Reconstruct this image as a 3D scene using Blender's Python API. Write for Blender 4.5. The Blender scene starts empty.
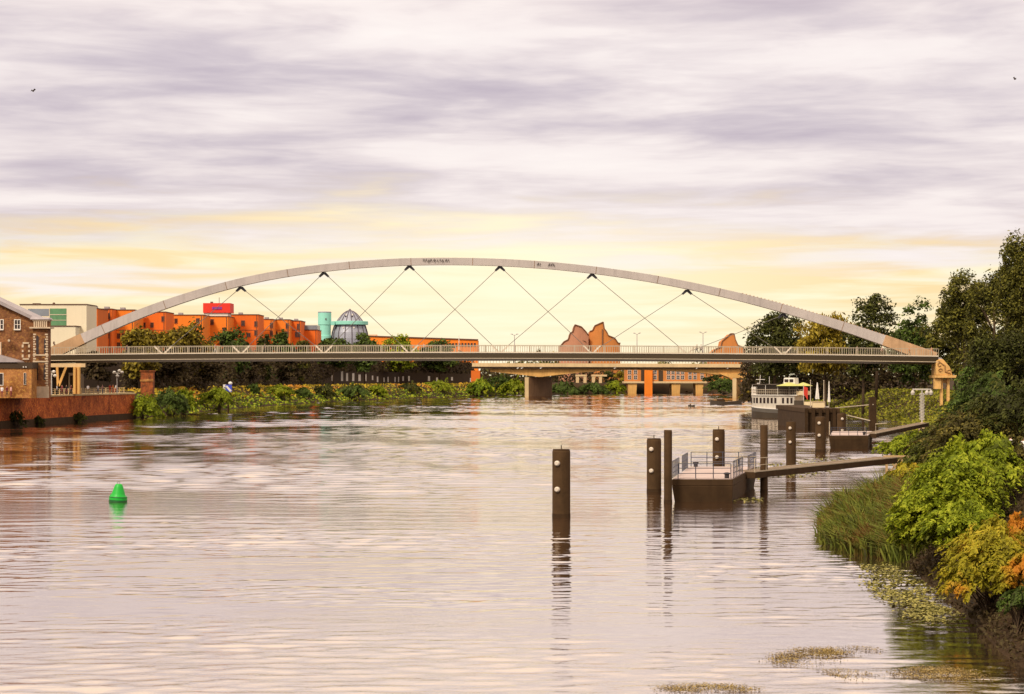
import bpy, math, random
import numpy as np
from mathutils import Vector, Matrix

# ------------------------------------------------------------------ camera, sky, sun, exposure
scene = bpy.context.scene
COL = scene.collection
R = math.radians
F, HOR, CX, HC = 2000.0, 376.0, 512.0, 8.5        # focal length in px, horizon row, centre column, eye height

cam = bpy.data.cameras.new("camera")
cam.sensor_width = 36.0
cam.lens = 36.0 * F / 1024.0
cam.shift_y = (HOR - 347.0) / 1024.0
cam.clip_start, cam.clip_end = 0.5, 20000
cam_o = bpy.data.objects.new("camera", cam)
cam_o.location = (0, 0, HC)
cam_o.rotation_euler = (R(90), 0, 0)
COL.objects.link(cam_o)
scene.camera = cam_o

SUN_EL, SUN_AZ = 46.0, 212.0                       # azimuth clockwise from +Y: behind the viewer, to the left
sun = bpy.data.lights.new("sun", 'SUN')
sun.energy = 2.7
sun.angle = R(12)
sun.color = (1.0, 0.90, 0.74)
sun_o = bpy.data.objects.new("sun", sun)
d = Vector((math.sin(R(SUN_AZ)) * math.cos(R(SUN_EL)), math.cos(R(SUN_AZ)) * math.cos(R(SUN_EL)), math.sin(R(SUN_EL))))
sun_o.rotation_euler = d.to_track_quat('Z', 'Y').to_euler()
sun_o.location = (-60, -60, 120)
COL.objects.link(sun_o)

scene.view_settings.view_transform = 'Standard'
scene.view_settings.look = 'None'
scene.view_settings.exposure = 0.15
scene.view_settings.gamma = 1.0
scene.cycles.use_denoising = True
scene.cycles.max_bounces = 6
scene.cycles.caustics_reflective = False
scene.cycles.caustics_refractive = False
scene.cycles.transparent_max_bounces = 8

world = bpy.data.worlds.new("World")
scene.world = world
world.use_nodes = True


class NT:
    """small helper for building node trees"""
    def __init__(self, tree):
        self.t = tree
        self.n = tree.nodes
        self.l = tree.links

    def add(self, typ, **kw):
        nd = self.n.new(typ)
        for k, v in kw.items():
            setattr(nd, k, v)
        return nd

    def put(self, sock, v):
        if isinstance(v, bpy.types.NodeSocket):
            self.l.new(v, sock)
        elif isinstance(v, (tuple, list)) and len(v) == 3 and sock.type == 'RGBA':
            sock.default_value = (*v, 1)
        else:
            sock.default_value = v

    def math(self, op, a, b=0.0, c=0.0, clamp=False):
        nd = self.add('ShaderNodeMath', operation=op, use_clamp=clamp)
        for s, v in zip(nd.inputs, (a, b, c)):
            self.put(s, v)
        return nd.outputs[0]

    def mix(self, f, a, b, blend='MIX'):
        nd = self.add('ShaderNodeMix', data_type='RGBA', blend_type=blend)
        self.put(nd.inputs[0], f)
        self.put(nd.inputs[6], a)
        self.put(nd.inputs[7], b)
        return nd.outputs[2]

    def noise(self, vec, scale, detail=4.0, rough=0.55, dist=0.0):
        nd = self.add('ShaderNodeTexNoise')
        if vec is not None:
            self.l.new(vec, nd.inputs['Vector'])
        nd.inputs['Scale'].default_value = scale
        nd.inputs['Detail'].default_value = detail
        nd.inputs['Roughness'].default_value = rough
        nd.inputs['Distortion'].default_value = dist
        return nd.outputs[0]

    def mapv(self, vec, scale=(1, 1, 1), loc=(0, 0, 0), rot=(0, 0, 0)):
        nd = self.add('ShaderNodeMapping')
        self.l.new(vec, nd.inputs[0])
        nd.inputs['Location'].default_value = loc
        nd.inputs['Rotation'].default_value = rot
        nd.inputs['Scale'].default_value = scale
        return nd.outputs[0]

    def ramp(self, f, stops, interp='LINEAR'):
        nd = self.add('ShaderNodeValToRGB')
        cr = nd.color_ramp
        cr.interpolation = interp
        while len(cr.elements) < len(stops):
            cr.elements.new(0.5)
        for e, (p, c) in zip(cr.elements, stops):
            e.position = p
            e.color = (*c, 1) if len(c) == 3 else c
        self.put(nd.inputs[0], f)
        return nd.outputs[0]

    def maprange(self, v, a, b, c=0.0, dd=1.0, smooth=False):
        nd = self.add('ShaderNodeMapRange', clamp=True)
        if smooth:
            nd.interpolation_type = 'SMOOTHSTEP'
        self.put(nd.inputs[0], v)
        for i, x in enumerate((a, b, c, dd)):
            nd.inputs[i + 1].default_value = x
        return nd.outputs[0]


def build_world():
    w = NT(world.node_tree)
    w.n.clear()
    out = w.add('ShaderNodeOutputWorld')
    sky = w.add('ShaderNodeTexSky', sky_type='NISHITA')
    sky.sun_disc = False
    sky.sun_elevation = R(SUN_EL)
    sky.sun_rotation = R(SUN_AZ)
    sky.air_density, sky.dust_density = 1.4, 3.0
    bg_sky = w.add('ShaderNodeBackground')
    w.l.new(sky.outputs[0], bg_sky.inputs[0])
    bg_sky.inputs[1].default_value = 0.10
    tc = w.add('ShaderNodeTexCoord')
    vec = tc.outputs['Generated']
    sep = w.add('ShaderNodeSeparateXYZ')
    w.l.new(vec, sep.inputs[0])
    z = sep.outputs[2]
    zc = w.math('MAXIMUM', z, 0.0)
    # stratus layer: long bands parallel to the horizon, closing up towards it
    lz = w.math('LOGARITHM', w.math('ADD', zc, 0.055), 2.718)
    comb = w.add('ShaderNodeCombineXYZ')
    w.l.new(sep.outputs[0], comb.inputs[0])
    w.l.new(sep.outputs[1], comb.inputs[1])
    w.l.new(lz, comb.inputs[2])
    v1 = w.mapv(comb.outputs[0], (5.2, 5.2, 7.2), (3.1, 0.4, 1.7))
    v2 = w.mapv(comb.outputs[0], (11.0, 11.0, 15.0), (1.3, 7.0, 4.0))
    v3 = w.mapv(comb.outputs[0], (22.0, 22.0, 34.0), (5.3, 2.0, 9.0))
    n1 = w.noise(v1, 1.0, 4.0, 0.5, 0.45)
    n2 = w.noise(v2, 1.0, 5.0, 0.55, 0.5)
    n3 = w.noise(v3, 1.0, 4.0, 0.6, 0.6)
    n = w.math('ADD', w.math('ADD', w.math('MULTIPLY', n1, 0.60), w.math('MULTIPLY', n2, 0.30)), w.math('MULTIPLY', n3, 0.12))
    cloud = w.ramp(n, [(0.335, (0.52, 0.445, 0.515)), (0.415, (0.63, 0.55, 0.595)), (0.485, (0.77, 0.68, 0.69)), (0.555, (0.89, 0.80, 0.785)), (0.665, (0.95, 0.87, 0.84))])
    # upper sky out of view, cream brightness added to lift water and ambient light
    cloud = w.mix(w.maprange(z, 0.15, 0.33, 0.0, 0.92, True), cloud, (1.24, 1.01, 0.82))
    # warm clearing under the cloud deck, low over the horizon and strongest up the river
    edge = w.math('ADD', z, w.math('MULTIPLY', w.math('SUBTRACT', n1, 0.5), 0.11))
    edge = w.math('ADD', edge, w.math('MULTIPLY', w.math('SUBTRACT', n2, 0.5), 0.06))
    # the clearing reaches a little higher over the middle of the river
    azd = w.math('ABSOLUTE', w.math('SUBTRACT', sep.outputs[0], 0.0))
    edge = w.math('ADD', edge, w.math('MULTIPLY', azd, 0.07))
    glow_f = w.maprange(edge, 0.052, 0.094, 1.0, 0.0, True)
    facing = w.maprange(sep.outputs[1], -0.7, 0.8, 0.35, 1.0, True)
    glow_f = w.math('MULTIPLY', glow_f, facing)
    streak = w.maprange(n2, 0.40, 0.62)
    glow = w.mix(streak, (0.96, 0.73, 0.40), (1.0, 0.91, 0.64))
    core = w.maprange(azd, 0.0, 0.22, 1.0, 0.0, True)
    glow = w.mix(w.math('MULTIPLY', core, 0.75), glow, (1.08, 0.97, 0.70))
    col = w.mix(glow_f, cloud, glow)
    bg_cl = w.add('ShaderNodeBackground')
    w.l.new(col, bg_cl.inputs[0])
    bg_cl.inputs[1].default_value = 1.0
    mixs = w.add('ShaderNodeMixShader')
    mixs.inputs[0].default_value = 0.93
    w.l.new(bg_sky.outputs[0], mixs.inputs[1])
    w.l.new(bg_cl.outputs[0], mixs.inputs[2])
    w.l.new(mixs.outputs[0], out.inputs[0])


build_world()

# ------------------------------------------------------------------ materials
MATS = {}


def new_mat(name):
    m = bpy.data.materials.new(name)
    m.use_nodes = True
    nt = NT(m.node_tree)
    nt.n.clear()
    out = nt.add('ShaderNodeOutputMaterial')
    bs = nt.add('ShaderNodeBsdfPrincipled')
    nt.l.new(bs.outputs[0], out.inputs[0])
    MATS[name] = m
    return m, nt, bs, out


def plain(name, col, rough=0.7, var=0.25, scale=0.6, metal=0.0, bump=0.0, streak=0.0, col2=None, spec=0.35):
    m, nt, bs, out = new_mat(name)
    tc = nt.add('ShaderNodeTexCoord')
    vec = tc.outputs['Object']
    n = nt.noise(vec, scale, 6.0, 0.65, 0.3)
    dark = tuple(c * (1 - var) for c in col) if col2 is None else col2
    lite = tuple(min(1, c * (1 + var)) for c in col)
    c = nt.mix(nt.maprange(n, 0.3, 0.7), dark, lite)
    if streak:
        ns = nt.noise(nt.mapv(vec, (1.3, 1.3, 0.08)), 1.0, 5.0, 0.6)
        c = nt.mix(nt.math('MULTIPLY', nt.maprange(ns, 0.48, 0.72), streak), c, tuple(x * 0.35 for x in col))
    nt.l.new(c, bs.inputs['Base Color'])
    bs.inputs['Roughness'].default_value = rough
    bs.inputs['Metallic'].default_value = metal
    bs.inputs['Specular IOR Level'].default_value = spec
    if bump:
        b = nt.add('ShaderNodeBump')
        b.inputs['Strength'].default_value = bump
        b.inputs['Distance'].default_value = 0.1
        nt.l.new(nt.noise(vec, scale * 6, 5.0), b.inputs['Height'])
        nt.l.new(b.outputs[0], bs.inputs['Normal'])
    return m


def brick(name, c1, c2, mortar, scale=1.0):
    m, nt, bs, out = new_mat(name)
    tc = nt.add('ShaderNodeTexCoord')
    vec = tc.outputs['Object']
    sw = nt.add('ShaderNodeSeparateXYZ')
    nt.l.new(vec, sw.inputs[0])
    cb = nt.add('ShaderNodeCombineXYZ')
    nt.l.new(nt.math('ADD', sw.outputs[0], sw.outputs[1]), cb.inputs[0])
    nt.l.new(sw.outputs[2], cb.inputs[1])
    bk = nt.add('ShaderNodeTexBrick')
    nt.l.new(cb.outputs[0], bk.inputs['Vector'])
    bk.inputs['Scale'].default_value = 1.6 * scale
    bk.inputs['Color1'].default_value = (*c1, 1)
    bk.inputs['Color2'].default_value = (*c2, 1)
    bk.inputs['Mortar'].default_value = (*mortar, 1)
    bk.inputs['Mortar Size'].default_value = 0.03
    n = nt.noise(vec, 0.35, 6.0, 0.65, 0.4)
    n2 = nt.noise(vec, 2.2, 4.0, 0.6)
    c = nt.mix(nt.maprange(n, 0.42, 0.66), bk.outputs[0], tuple(x * 0.45 for x in c2))
    c = nt.mix(nt.math('MULTIPLY', nt.maprange(n2, 0.52, 0.72), 0.65), c, (min(1, c1[0] * 1.5), min(1, c1[1] * 2.2), c1[2] * 2))
    nt.l.new(c, bs.inputs['Base Color'])
    bs.inputs['Roughness'].default_value = 0.85
    bs.inputs['Specular IOR Level'].default_value = 0.2
    return m


def leaf(name, dark, mid, lite, scale=0.5, trans=0.25, tip=None):
    """leaves: colour differs from clump to clump (noise) and from leaf to leaf (attribute rnd)"""
    m, nt, bs, out = new_mat(name)
    tc = nt.add('ShaderNodeTexCoord')
    n = nt.noise(tc.outputs['Object'], scale, 3.0, 0.6, 0.2)
    at = nt.add('ShaderNodeAttribute', attribute_name='rnd')
    f = nt.math('ADD', nt.math('MULTIPLY', n, 0.75), nt.math('MULTIPLY', at.outputs['Fac'], 0.5))
    c = nt.ramp(f, [(0.36, dark), (0.6, mid), (0.86, lite)])
    if tip is not None:
        n2 = nt.noise(tc.outputs['Object'], scale * 0.55, 3.0, 0.5)
        c = nt.mix(nt.maprange(n2, 0.5, 0.62), c, tip)
    nt.l.new(c, bs.inputs['Base Color'])
    bs.inputs['Roughness'].default_value = 0.6
    bs.inputs['Specular IOR Level'].default_value = 0.15
    tr = nt.add('ShaderNodeBsdfTranslucent')
    nt.l.new(c, tr.inputs[0])
    mx = nt.add('ShaderNodeMixShader')
    mx.inputs[0].default_value = trans
    nt.l.new(bs.outputs[0], mx.inputs[1])
    nt.l.new(tr.outputs[0], mx.inputs[2])
    nt.l.new(mx.outputs[0], out.inputs[0])
    return m


def water_mat():
    m, nt, bs, out = new_mat('river_water')
    g = nt.add('ShaderNodeNewGeometry')
    pos = g.outputs['Position']
    w2 = nt.noise(nt.mapv(pos, (0.9, 2.6, 1), (4, 2, 0), (0, 0, R(-9))), 1.0, 4.0, 0.65, 0.4)
    patch = nt.noise(nt.mapv(pos, (0.012, 0.03, 0.01), (3, 1, 0), (0, 0, R(6))), 1.0, 4.0, 0.6, 0.6)
    h = nt.math('MULTIPLY', w2, nt.maprange(patch, 0.38, 0.62, 0.006, 0.034, True))
    b = nt.add('ShaderNodeBump')
    b.inputs['Strength'].default_value = 0.6
    b.inputs['Distance'].default_value = 1.0
    nt.l.new(h, b.inputs['Height'])
    nt.l.new(b.outputs[0], bs.inputs['Normal'])
    bs.inputs['Base Color'].default_value = (0.10, 0.066, 0.044, 1)
    bs.inputs['Roughness'].default_value = 0.03
    bs.inputs['IOR'].default_value = 1.33
    bs.inputs['Specular IOR Level'].default_value = 0.5
    gl = nt.add('ShaderNodeBsdfGlossy')
    gl.inputs['Color'].default_value = (0.98, 0.885, 0.80, 1)
    gl.inputs['Roughness'].default_value = 0.03
    nt.l.new(b.outputs[0], gl.inputs['Normal'])
    mx = nt.add('ShaderNodeMixShader')
    mx.inputs[0].default_value = 0.80
    nt.l.new(bs.outputs[0], mx.inputs[1])
    nt.l.new(gl.outputs[0], mx.inputs[2])
    nt.l.new(mx.outputs[0], out.inputs[0])
    return m


def ground_mat():
    m, nt, bs, out = new_mat('bank_earth')
    g = nt.add('ShaderNodeNewGeometry')
    pos = g.outputs['Position']
    n = nt.noise(pos, 0.12, 6.0, 0.65, 0.4)
    n2 = nt.noise(pos, 1.4, 5.0, 0.65, 0.2)
    c = nt.ramp(nt.math('ADD', nt.math('MULTIPLY', n, 0.6), nt.math('MULTIPLY', n2, 0.4)),
                [(0.36, (0.034, 0.019, 0.009)), (0.50, (0.050, 0.029, 0.013)), (0.62, (0.048, 0.034, 0.012)), (0.72, (0.08, 0.055, 0.02))])
    nt.l.new(c, bs.inputs['Base Color'])
    bs.inputs['Roughness'].default_value = 0.95
    bs.inputs['Specular IOR Level'].default_value = 0.1
    return m


M = MATS
water_mat()
ground_mat()
plain('arch_paint', (0.60, 0.53, 0.49), 0.5, 0.10, 0.12, streak=0.25)
plain('arch_concrete', (0.60, 0.37, 0.20), 0.8, 0.2, 0.3, streak=0.3)
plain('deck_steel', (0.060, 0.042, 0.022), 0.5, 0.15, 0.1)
plain('deck_edge', (0.75, 0.64, 0.50), 0.6, 0.1, 0.2)
plain('rail_metal', (0.47, 0.39, 0.28), 0.5, 0.12, 0.3)
plain('cable_steel', (0.17, 0.15, 0.125), 0.5, 0.1, 0.5)
plain('gusset_steel', (0.03, 0.028, 0.035), 0.5, 0.1, 0.5)
plain('pile_steel', (0.078, 0.043, 0.019), 0.85, 0.25, 0.9, streak=0.35, bump=0.3, spec=0.15)
plain('pile_wet', (0.046, 0.025, 0.011), 0.85, 0.3, 1.2, spec=0.15)
plain('hull_brown', (0.060, 0.033, 0.015), 0.85, 0.25, 0.7, streak=0.4, spec=0.15)
plain('deck_pink', (0.48, 0.37, 0.33), 0.8, 0.15, 0.8)
plain('rail_dark', (0.055, 0.055, 0.075), 0.5, 0.1, 1)
plain('rail_pale', (0.55, 0.45, 0.32), 0.6, 0.1, 1)
plain('white_paint', (0.80, 0.74, 0.66), 0.5, 0.08, 0.8)
plain('white_disc', (0.66, 0.56, 0.45), 0.6, 0.06, 2)
plain('timber_pale', (0.50, 0.33, 0.16), 0.85, 0.25, 1.5)
plain('buoy_green', (0.01, 0.42, 0.035), 0.45, 0.12, 1.5)
plain('buoy_dark', (0.008, 0.10, 0.02), 0.5, 0.3, 1.5)
plain('buoy_ring', (0.25, 0.24, 0.2), 0.5, 0.2, 3)
plain('tan_concrete', (0.70, 0.39, 0.12), 0.85, 0.18, 0.12, streak=0.35)
plain('tan_light', (0.66, 0.48, 0.26), 0.8, 0.12, 0.2, streak=0.2)
plain('grey_girder', (0.10, 0.062, 0.032), 0.7, 0.15, 0.1)
plain('pier_brown', (0.28, 0.155, 0.075), 0.85, 0.25, 0.2, streak=0.4)
plain('ochre_stone', (0.72, 0.42, 0.14), 0.85, 0.25, 0.8, streak=0.3, bump=0.4)
plain('ochre_dark', (0.38, 0.20, 0.07), 0.85, 0.3, 0.8)
plain('cream_wall', (0.80, 0.70, 0.50), 0.85, 0.05, 0.08, streak=0.08)
plain('cream_shade', (0.62, 0.53, 0.38), 0.85, 0.06, 0.08)
plain('orange_wall', (0.85, 0.22, 0.018), 0.85, 0.10, 0.06, streak=0.15)
plain('rust_wall', (0.68, 0.15, 0.018), 0.85, 0.12, 0.06, streak=0.15)
plain('deep_orange', (0.80, 0.155, 0.014), 0.85, 0.10, 0.06, streak=0.12)
plain('roof_edge', (0.14, 0.07, 0.045), 0.8, 0.1, 0.2)
plain('red_panel', (0.75, 0.035, 0.015), 0.6, 0.06, 0.1)
plain('purple_sign', (0.28, 0.06, 0.36), 0.6, 0.06, 1)
plain('teal_paint', (0.30, 0.70, 0.57), 0.6, 0.08, 0.06, streak=0.12)
plain('zinc', (0.35, 0.355, 0.41), 0.45, 0.15, 0.15, metal=0.2, streak=0.25)
plain('zinc_dark', (0.12, 0.10, 0.12), 0.6, 0.15, 0.15)
plain('glass_dark', (0.035, 0.022, 0.02), 0.15, 0.3, 0.4, spec=0.5)
plain('glass_green', (0.11, 0.26, 0.12), 0.3, 0.3, 0.25, spec=0.5)
plain('glass_grey', (0.22, 0.24, 0.27), 0.25, 0.2, 0.2, spec=0.5)
plain('frame_rust', (0.34, 0.10, 0.035), 0.7, 0.1, 1)
plain('frame_white', (0.80, 0.72, 0.62), 0.7, 0.06, 1)
plain('stone_pale', (0.58, 0.45, 0.31), 0.85, 0.2, 0.8)
plain('slate_roof', (0.36, 0.31, 0.31), 0.6, 0.15, 0.5)
plain('shade_brown', (0.060, 0.036, 0.019), 0.85, 0.2, 0.1)  # brown for walls under the deck and gaps, shade put into the colour
plain('pink_brick', (0.52, 0.24, 0.14), 0.9, 0.15, 0.08, streak=0.15)
plain('orange_brick', (0.60, 0.22, 0.055), 0.9, 0.12, 0.08, streak=0.15)
plain('brick_edge', (0.20, 0.095, 0.05), 0.9, 0.15, 0.1)
brick('mill_brick', (0.34, 0.125, 0.036), (0.19, 0.066, 0.022), (0.22, 0.13, 0.08))
brick('annex_brick', (0.52, 0.20, 0.045), (0.40, 0.14, 0.032), (0.40, 0.24, 0.12))
brick('quay_brick', (0.70, 0.15, 0.025), (0.36, 0.06, 0.016), (0.34, 0.13, 0.05), 0.8)
plain('coping', (0.62, 0.47, 0.25), 0.85, 0.2, 0.6)
plain('boat_white', (0.60, 0.53, 0.44), 0.6, 0.12, 0.6, streak=0.3)
plain('mast_white', (0.56, 0.50, 0.43), 0.7, 0.15, 1.5)
plain('plank_grey', (0.20, 0.14, 0.09), 0.9, 0.25, 1.5)
plain('boat_hull', (0.10, 0.085, 0.07), 0.5, 0.15, 0.5)
plain('boat_dark', (0.05, 0.035, 0.022), 0.5, 0.2, 0.5)
plain('boat_cream', (0.76, 0.60, 0.36), 0.6, 0.1, 0.5)
plain('parasol_lime', (0.50, 0.49, 0.15), 0.8, 0.08, 1)
plain('flag_red', (0.58, 0.045, 0.025), 0.8, 0.08, 1)
plain('sign_blue', (0.06, 0.09, 0.55), 0.5, 0.06, 1)
plain('bark', (0.070, 0.042, 0.022), 0.95, 0.3, 1.5)
plain('graffiti_black', (0.05, 0.04, 0.04), 0.8, 0.1, 1)
plain('rust_trunk', (0.36, 0.09, 0.022), 0.9, 0.3, 1.1, col2=(0.045, 0.024, 0.012))  # dark mottling puts shade into the colour of the sunlit pillar
plain('skin', (0.52, 0.28, 0.18), 0.6, 0.08, 3)
plain('hair_dark', (0.04, 0.025, 0.015), 0.7, 0.2, 6)
for nm, c in (('white', (0.78, 0.72, 0.70)), ('red', (0.65, 0.05, 0.025)), ('navy', (0.03, 0.035, 0.08)), ('black', (0.025, 0.022, 0.022)),
              ('pink', (0.72, 0.40, 0.36)), ('maroon', (0.22, 0.04, 0.045)), ('khaki', (0.34, 0.25, 0.13)), ('orange', (0.80, 0.22, 0.03)), ('denim', (0.10, 0.13, 0.22))):
    plain('cloth_' + nm, c, 0.85, 0.1, 4)
plain('weed_ochre', (0.46, 0.27, 0.05), 0.8, 0.3, 2.0)

leaf('leaf_dark', (0.024, 0.020, 0.006), (0.050, 0.055, 0.011), (0.12, 0.125, 0.022), 0.35)
leaf('leaf_olive', (0.030, 0.025, 0.007), (0.078, 0.078, 0.013), (0.22, 0.20, 0.03), 0.3)
leaf('leaf_golden', (0.07, 0.048, 0.010), (0.19, 0.145, 0.018), (0.38, 0.29, 0.03), 0.28)
leaf('leaf_green', (0.035, 0.036, 0.010), (0.065, 0.095, 0.016), (0.13, 0.19, 0.03), 0.3)
leaf('leaf_yellow', (0.13, 0.085, 0.012), (0.30, 0.22, 0.02), (0.48, 0.36, 0.04), 0.35)
leaf('leaf_bright', (0.07, 0.085, 0.005), (0.20, 0.25, 0.010), (0.42, 0.44, 0.03), 0.7)
leaf('leaf_grass', (0.06, 0.055, 0.008), (0.17, 0.18, 0.014), (0.36, 0.33, 0.03), 0.22)
leaf('leaf_shade', (0.040, 0.025, 0.011), (0.058, 0.037, 0.016), (0.085, 0.062, 0.022), 0.2)  # dark brown leaves with the shade put into their colour
leaf('leaf_autumn', (0.13, 0.10, 0.010), (0.30, 0.27, 0.015), (0.50, 0.38, 0.03), 0.8, tip=(0.52, 0.20, 0.018))
leaf('leaf_brown', (0.034, 0.025, 0.008), (0.080, 0.068, 0.015), (0.20, 0.16, 0.03), 0.7)
leaf('leaf_slope', (0.05, 0.075, 0.008), (0.19, 0.27, 0.014), (0.46, 0.46, 0.03), 0.15)
leaf('leaf_crest', (0.16, 0.13, 0.012), (0.42, 0.32, 0.02), (0.62, 0.42, 0.04), 0.13, tip=(0.58, 0.25, 0.03))
leaf('leaf_bank', (0.028, 0.024, 0.007), (0.068, 0.078, 0.012), (0.19, 0.20, 0.025), 0.25)
leaf('reed_blade', (0.045, 0.042, 0.010), (0.095, 0.12, 0.014), (0.20, 0.21, 0.03), 0.9, 0.15, tip=(0.16, 0.085, 0.02))
leaf('lily_leaf', (0.11, 0.10, 0.02), (0.24, 0.21, 0.045), (0.42, 0.36, 0.10), 1.2, 0.05)
leaf('weed_leaf', (0.13, 0.085, 0.025), (0.30, 0.20, 0.06), (0.50, 0.36, 0.12), 1.2, 0.05)


# ------------------------------------------------------------------ mesh helpers
def W(px, py, Y):
    """point at distance Y that the photograph shows at (px, py)"""
    return Vector(((px - CX) * Y / F, Y, HC + (HOR - py) * Y / F))


def XP(px, Y):
    return (px - CX) * Y / F


def ZP(py, Y):
    return HC + (HOR - py) * Y / F


def YW(py, z=0.0):
    return (HC - z) * F / (py - HOR)


def tag(o, label=None, cat=None, group=None, kind=None):
    if label: o['label'] = label
    if cat: o['category'] = cat
    if group: o['group'] = group
    if kind: o['kind'] = kind
    return o


def thing(name, label, cat, loc=(0, 0, 0), group=None):
    o = bpy.data.objects.new(name, None)
    COL.objects.link(o)
    o.location = loc
    o.empty_display_size = 0.5
    return tag(o, label, cat, group)


def root_of(o):
    while o.parent is not None:
        o = o.parent
    return o


class MB:
    def __init__(self):
        self.v, self.f, self.m, self.k = [], [], [], 0

    def poly(self, pts):
        i = len(self.v)
        self.v += [tuple(p) for p in pts]
        self.f.append(tuple(range(i, i + len(pts))))
        self.m.append(self.k)

    def hexa(self, a, b):
        """a, b: two rings of the same length joined into a closed solid"""
        n, i = len(a), len(self.v)
        self.v += [tuple(p) for p in a] + [tuple(p) for p in b]
        fs = [tuple(range(i + n - 1, i - 1, -1)), tuple(range(i + n, i + 2 * n))]
        fs += [(i + j, i + (j + 1) % n, i + n + (j + 1) % n, i + n + j) for j in range(n)]
        self.f += fs
        self.m += [self.k] * len(fs)

    def box(self, x0, x1, y0, y1, z0, z1):
        self.hexa([(x0, y0, z0), (x1, y0, z0), (x1, y1, z0), (x0, y1, z0)], [(x0, y0, z1), (x1, y0, z1), (x1, y1, z1), (x0, y1, z1)])

    def bar(self, p, q, w, h=None, up=(0, 0, 1)):
        p, q = Vector(p), Vector(q)
        h = w if h is None else h
        dd = (q - p).normalized()
        u = Vector(up)
        if abs(dd.dot(u)) > 0.98:
            u = Vector((0, 1, 0))
        s = dd.cross(u).normalized() * (w / 2)
        t = s.cross(dd).normalized() * (h / 2)
        self.hexa([p - s - t, p + s - t, p + s + t, p - s + t], [q - s - t, q + s - t, q + s + t, q - s + t])

    def tube(self, pts, rads, n=8):
        pts = [Vector(p) for p in pts]
        if not isinstance(rads, (list, tuple)):
            rads = [rads] * len(pts)
        i0 = len(self.v)
        for j, p in enumerate(pts):
            dd = (pts[min(j + 1, len(pts) - 1)] - pts[max(j - 1, 0)]).normalized()
            u = Vector((0, 0, 1)) if abs(dd.z) < 0.9 else Vector((0, 1, 0))
            s = dd.cross(u).normalized()
            t = s.cross(dd).normalized()
            for a in range(n):
                an = 2 * math.pi * a / n
                self.v.append(tuple(p + (s * math.cos(an) + t * math.sin(an)) * rads[j]))
        for j in range(len(pts) - 1):
            for a in range(n):
                b = (a + 1) % n
                self.f.append((i0 + j * n + a, i0 + j * n + b, i0 + (j + 1) * n + b, i0 + (j + 1) * n + a))
                self.m.append(self.k)
        e = i0 + (len(pts) - 1) * n
        self.f += [tuple(range(i0 + n - 1, i0 - 1, -1)), tuple(range(e, e + n))]
        self.m += [self.k] * 2

    def lathe(self, c, prof, n=20):
        c = Vector(c)
        i0 = len(self.v)
        for r, z in prof:
            for a in range(n):
                an = 2 * math.pi * a / n
                self.v.append((c.x + r * math.cos(an), c.y + r * math.sin(an), c.z + z))
        for j in range(len(prof) - 1):
            for a in range(n):
                b = (a + 1) % n
                self.f.append((i0 + j * n + a, i0 + j * n + b, i0 + (j + 1) * n + b, i0 + (j + 1) * n + a))
                self.m.append(self.k)
        e = i0 + (len(prof) - 1) * n
        self.f += [tuple(range(i0 + n - 1, i0 - 1, -1)), tuple(range(e, e + n))]
        self.m += [self.k] * 2

    def prism(self, poly, z0, z1):
        self.hexa([(x, y, z0) for x, y in poly], [(x, y, z1) for x, y in poly])

    def extr(self, prof, y0, y1):
        """outline in the x-z plane given a real depth along y"""
        self.hexa([(x, y0, z) for x, z in prof], [(x, y1, z) for x, z in prof])

    def build(self, name, mats, parent=None, origin=None, smooth=False, bevel=0.0):
        if isinstance(mats, str):
            mats = [mats]
        me = bpy.data.meshes.new(name)
        base = Vector((0, 0, 0))
        if parent is not None:
            base = Vector(root_of(parent).location)
        elif origin is not None:
            base = Vector(origin)
        me.from_pydata([tuple(Vector(p) - base) for p in self.v], [], self.f)
        for mm in mats:
            me.materials.append(M[mm])
        me.polygons.foreach_set('material_index', self.m)
        me.update()
        import bmesh
        bm = bmesh.new()
        bm.from_mesh(me)
        bmesh.ops.recalc_face_normals(bm, faces=bm.faces)
        bm.to_mesh(me)
        bm.free()
        if smooth:
            me.polygons.foreach_set('use_smooth', [True] * len(me.polygons))
        o = bpy.data.objects.new(name, me)
        COL.objects.link(o)
        if parent is not None:
            o.parent = parent
        else:
            o.location = base
        if bevel:
            bv = o.modifiers.new('bevel', 'BEVEL')
            bv.width = bevel
            bv.segments = 2
            bv.limit_method = 'ANGLE'
        return o


def part(name, mat, parent, fn, **kw):
    mb = MB()
    fn(mb)
    return mb.build(name, mat, parent, **kw)


def copy_tree(o, parent=None):
    c = o.copy()
    COL.objects.link(c)
    c.parent = parent
    for ch in o.children:
        copy_tree(ch, c)
    return c


def np_mesh(name, verts, quads, mat, parent=None, base=(0, 0, 0), rnd=None, tris=None):
    me = bpy.data.meshes.new(name)
    nv, nf = len(verts), len(quads)
    verts = np.asarray(verts, dtype=np.float32) - np.array(base, dtype=np.float32)
    me.vertices.add(nv)
    me.vertices.foreach_set('co', verts.ravel())
    me.loops.add(nf * 4)
    me.loops.foreach_set('vertex_index', np.asarray(quads, dtype=np.int32).ravel())
    me.polygons.add(nf)
    me.polygons.foreach_set('loop_start', np.arange(0, nf * 4, 4, dtype=np.int32))
    me.update(calc_edges=True)
    me.validate()
    if rnd is not None:
        a = me.attributes.new('rnd', 'FLOAT', 'POINT')
        a.data.foreach_set('value', np.asarray(rnd, dtype=np.float32))
    me.materials.append(M[mat])
    o = bpy.data.objects.new(name, me)
    COL.objects.link(o)
    if parent is not None:
        o.parent = parent
    else:
        o.location = base
    return o


def unit(a):
    return a / np.maximum(np.linalg.norm(a, axis=1, keepdims=True), 1e-6)


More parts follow.
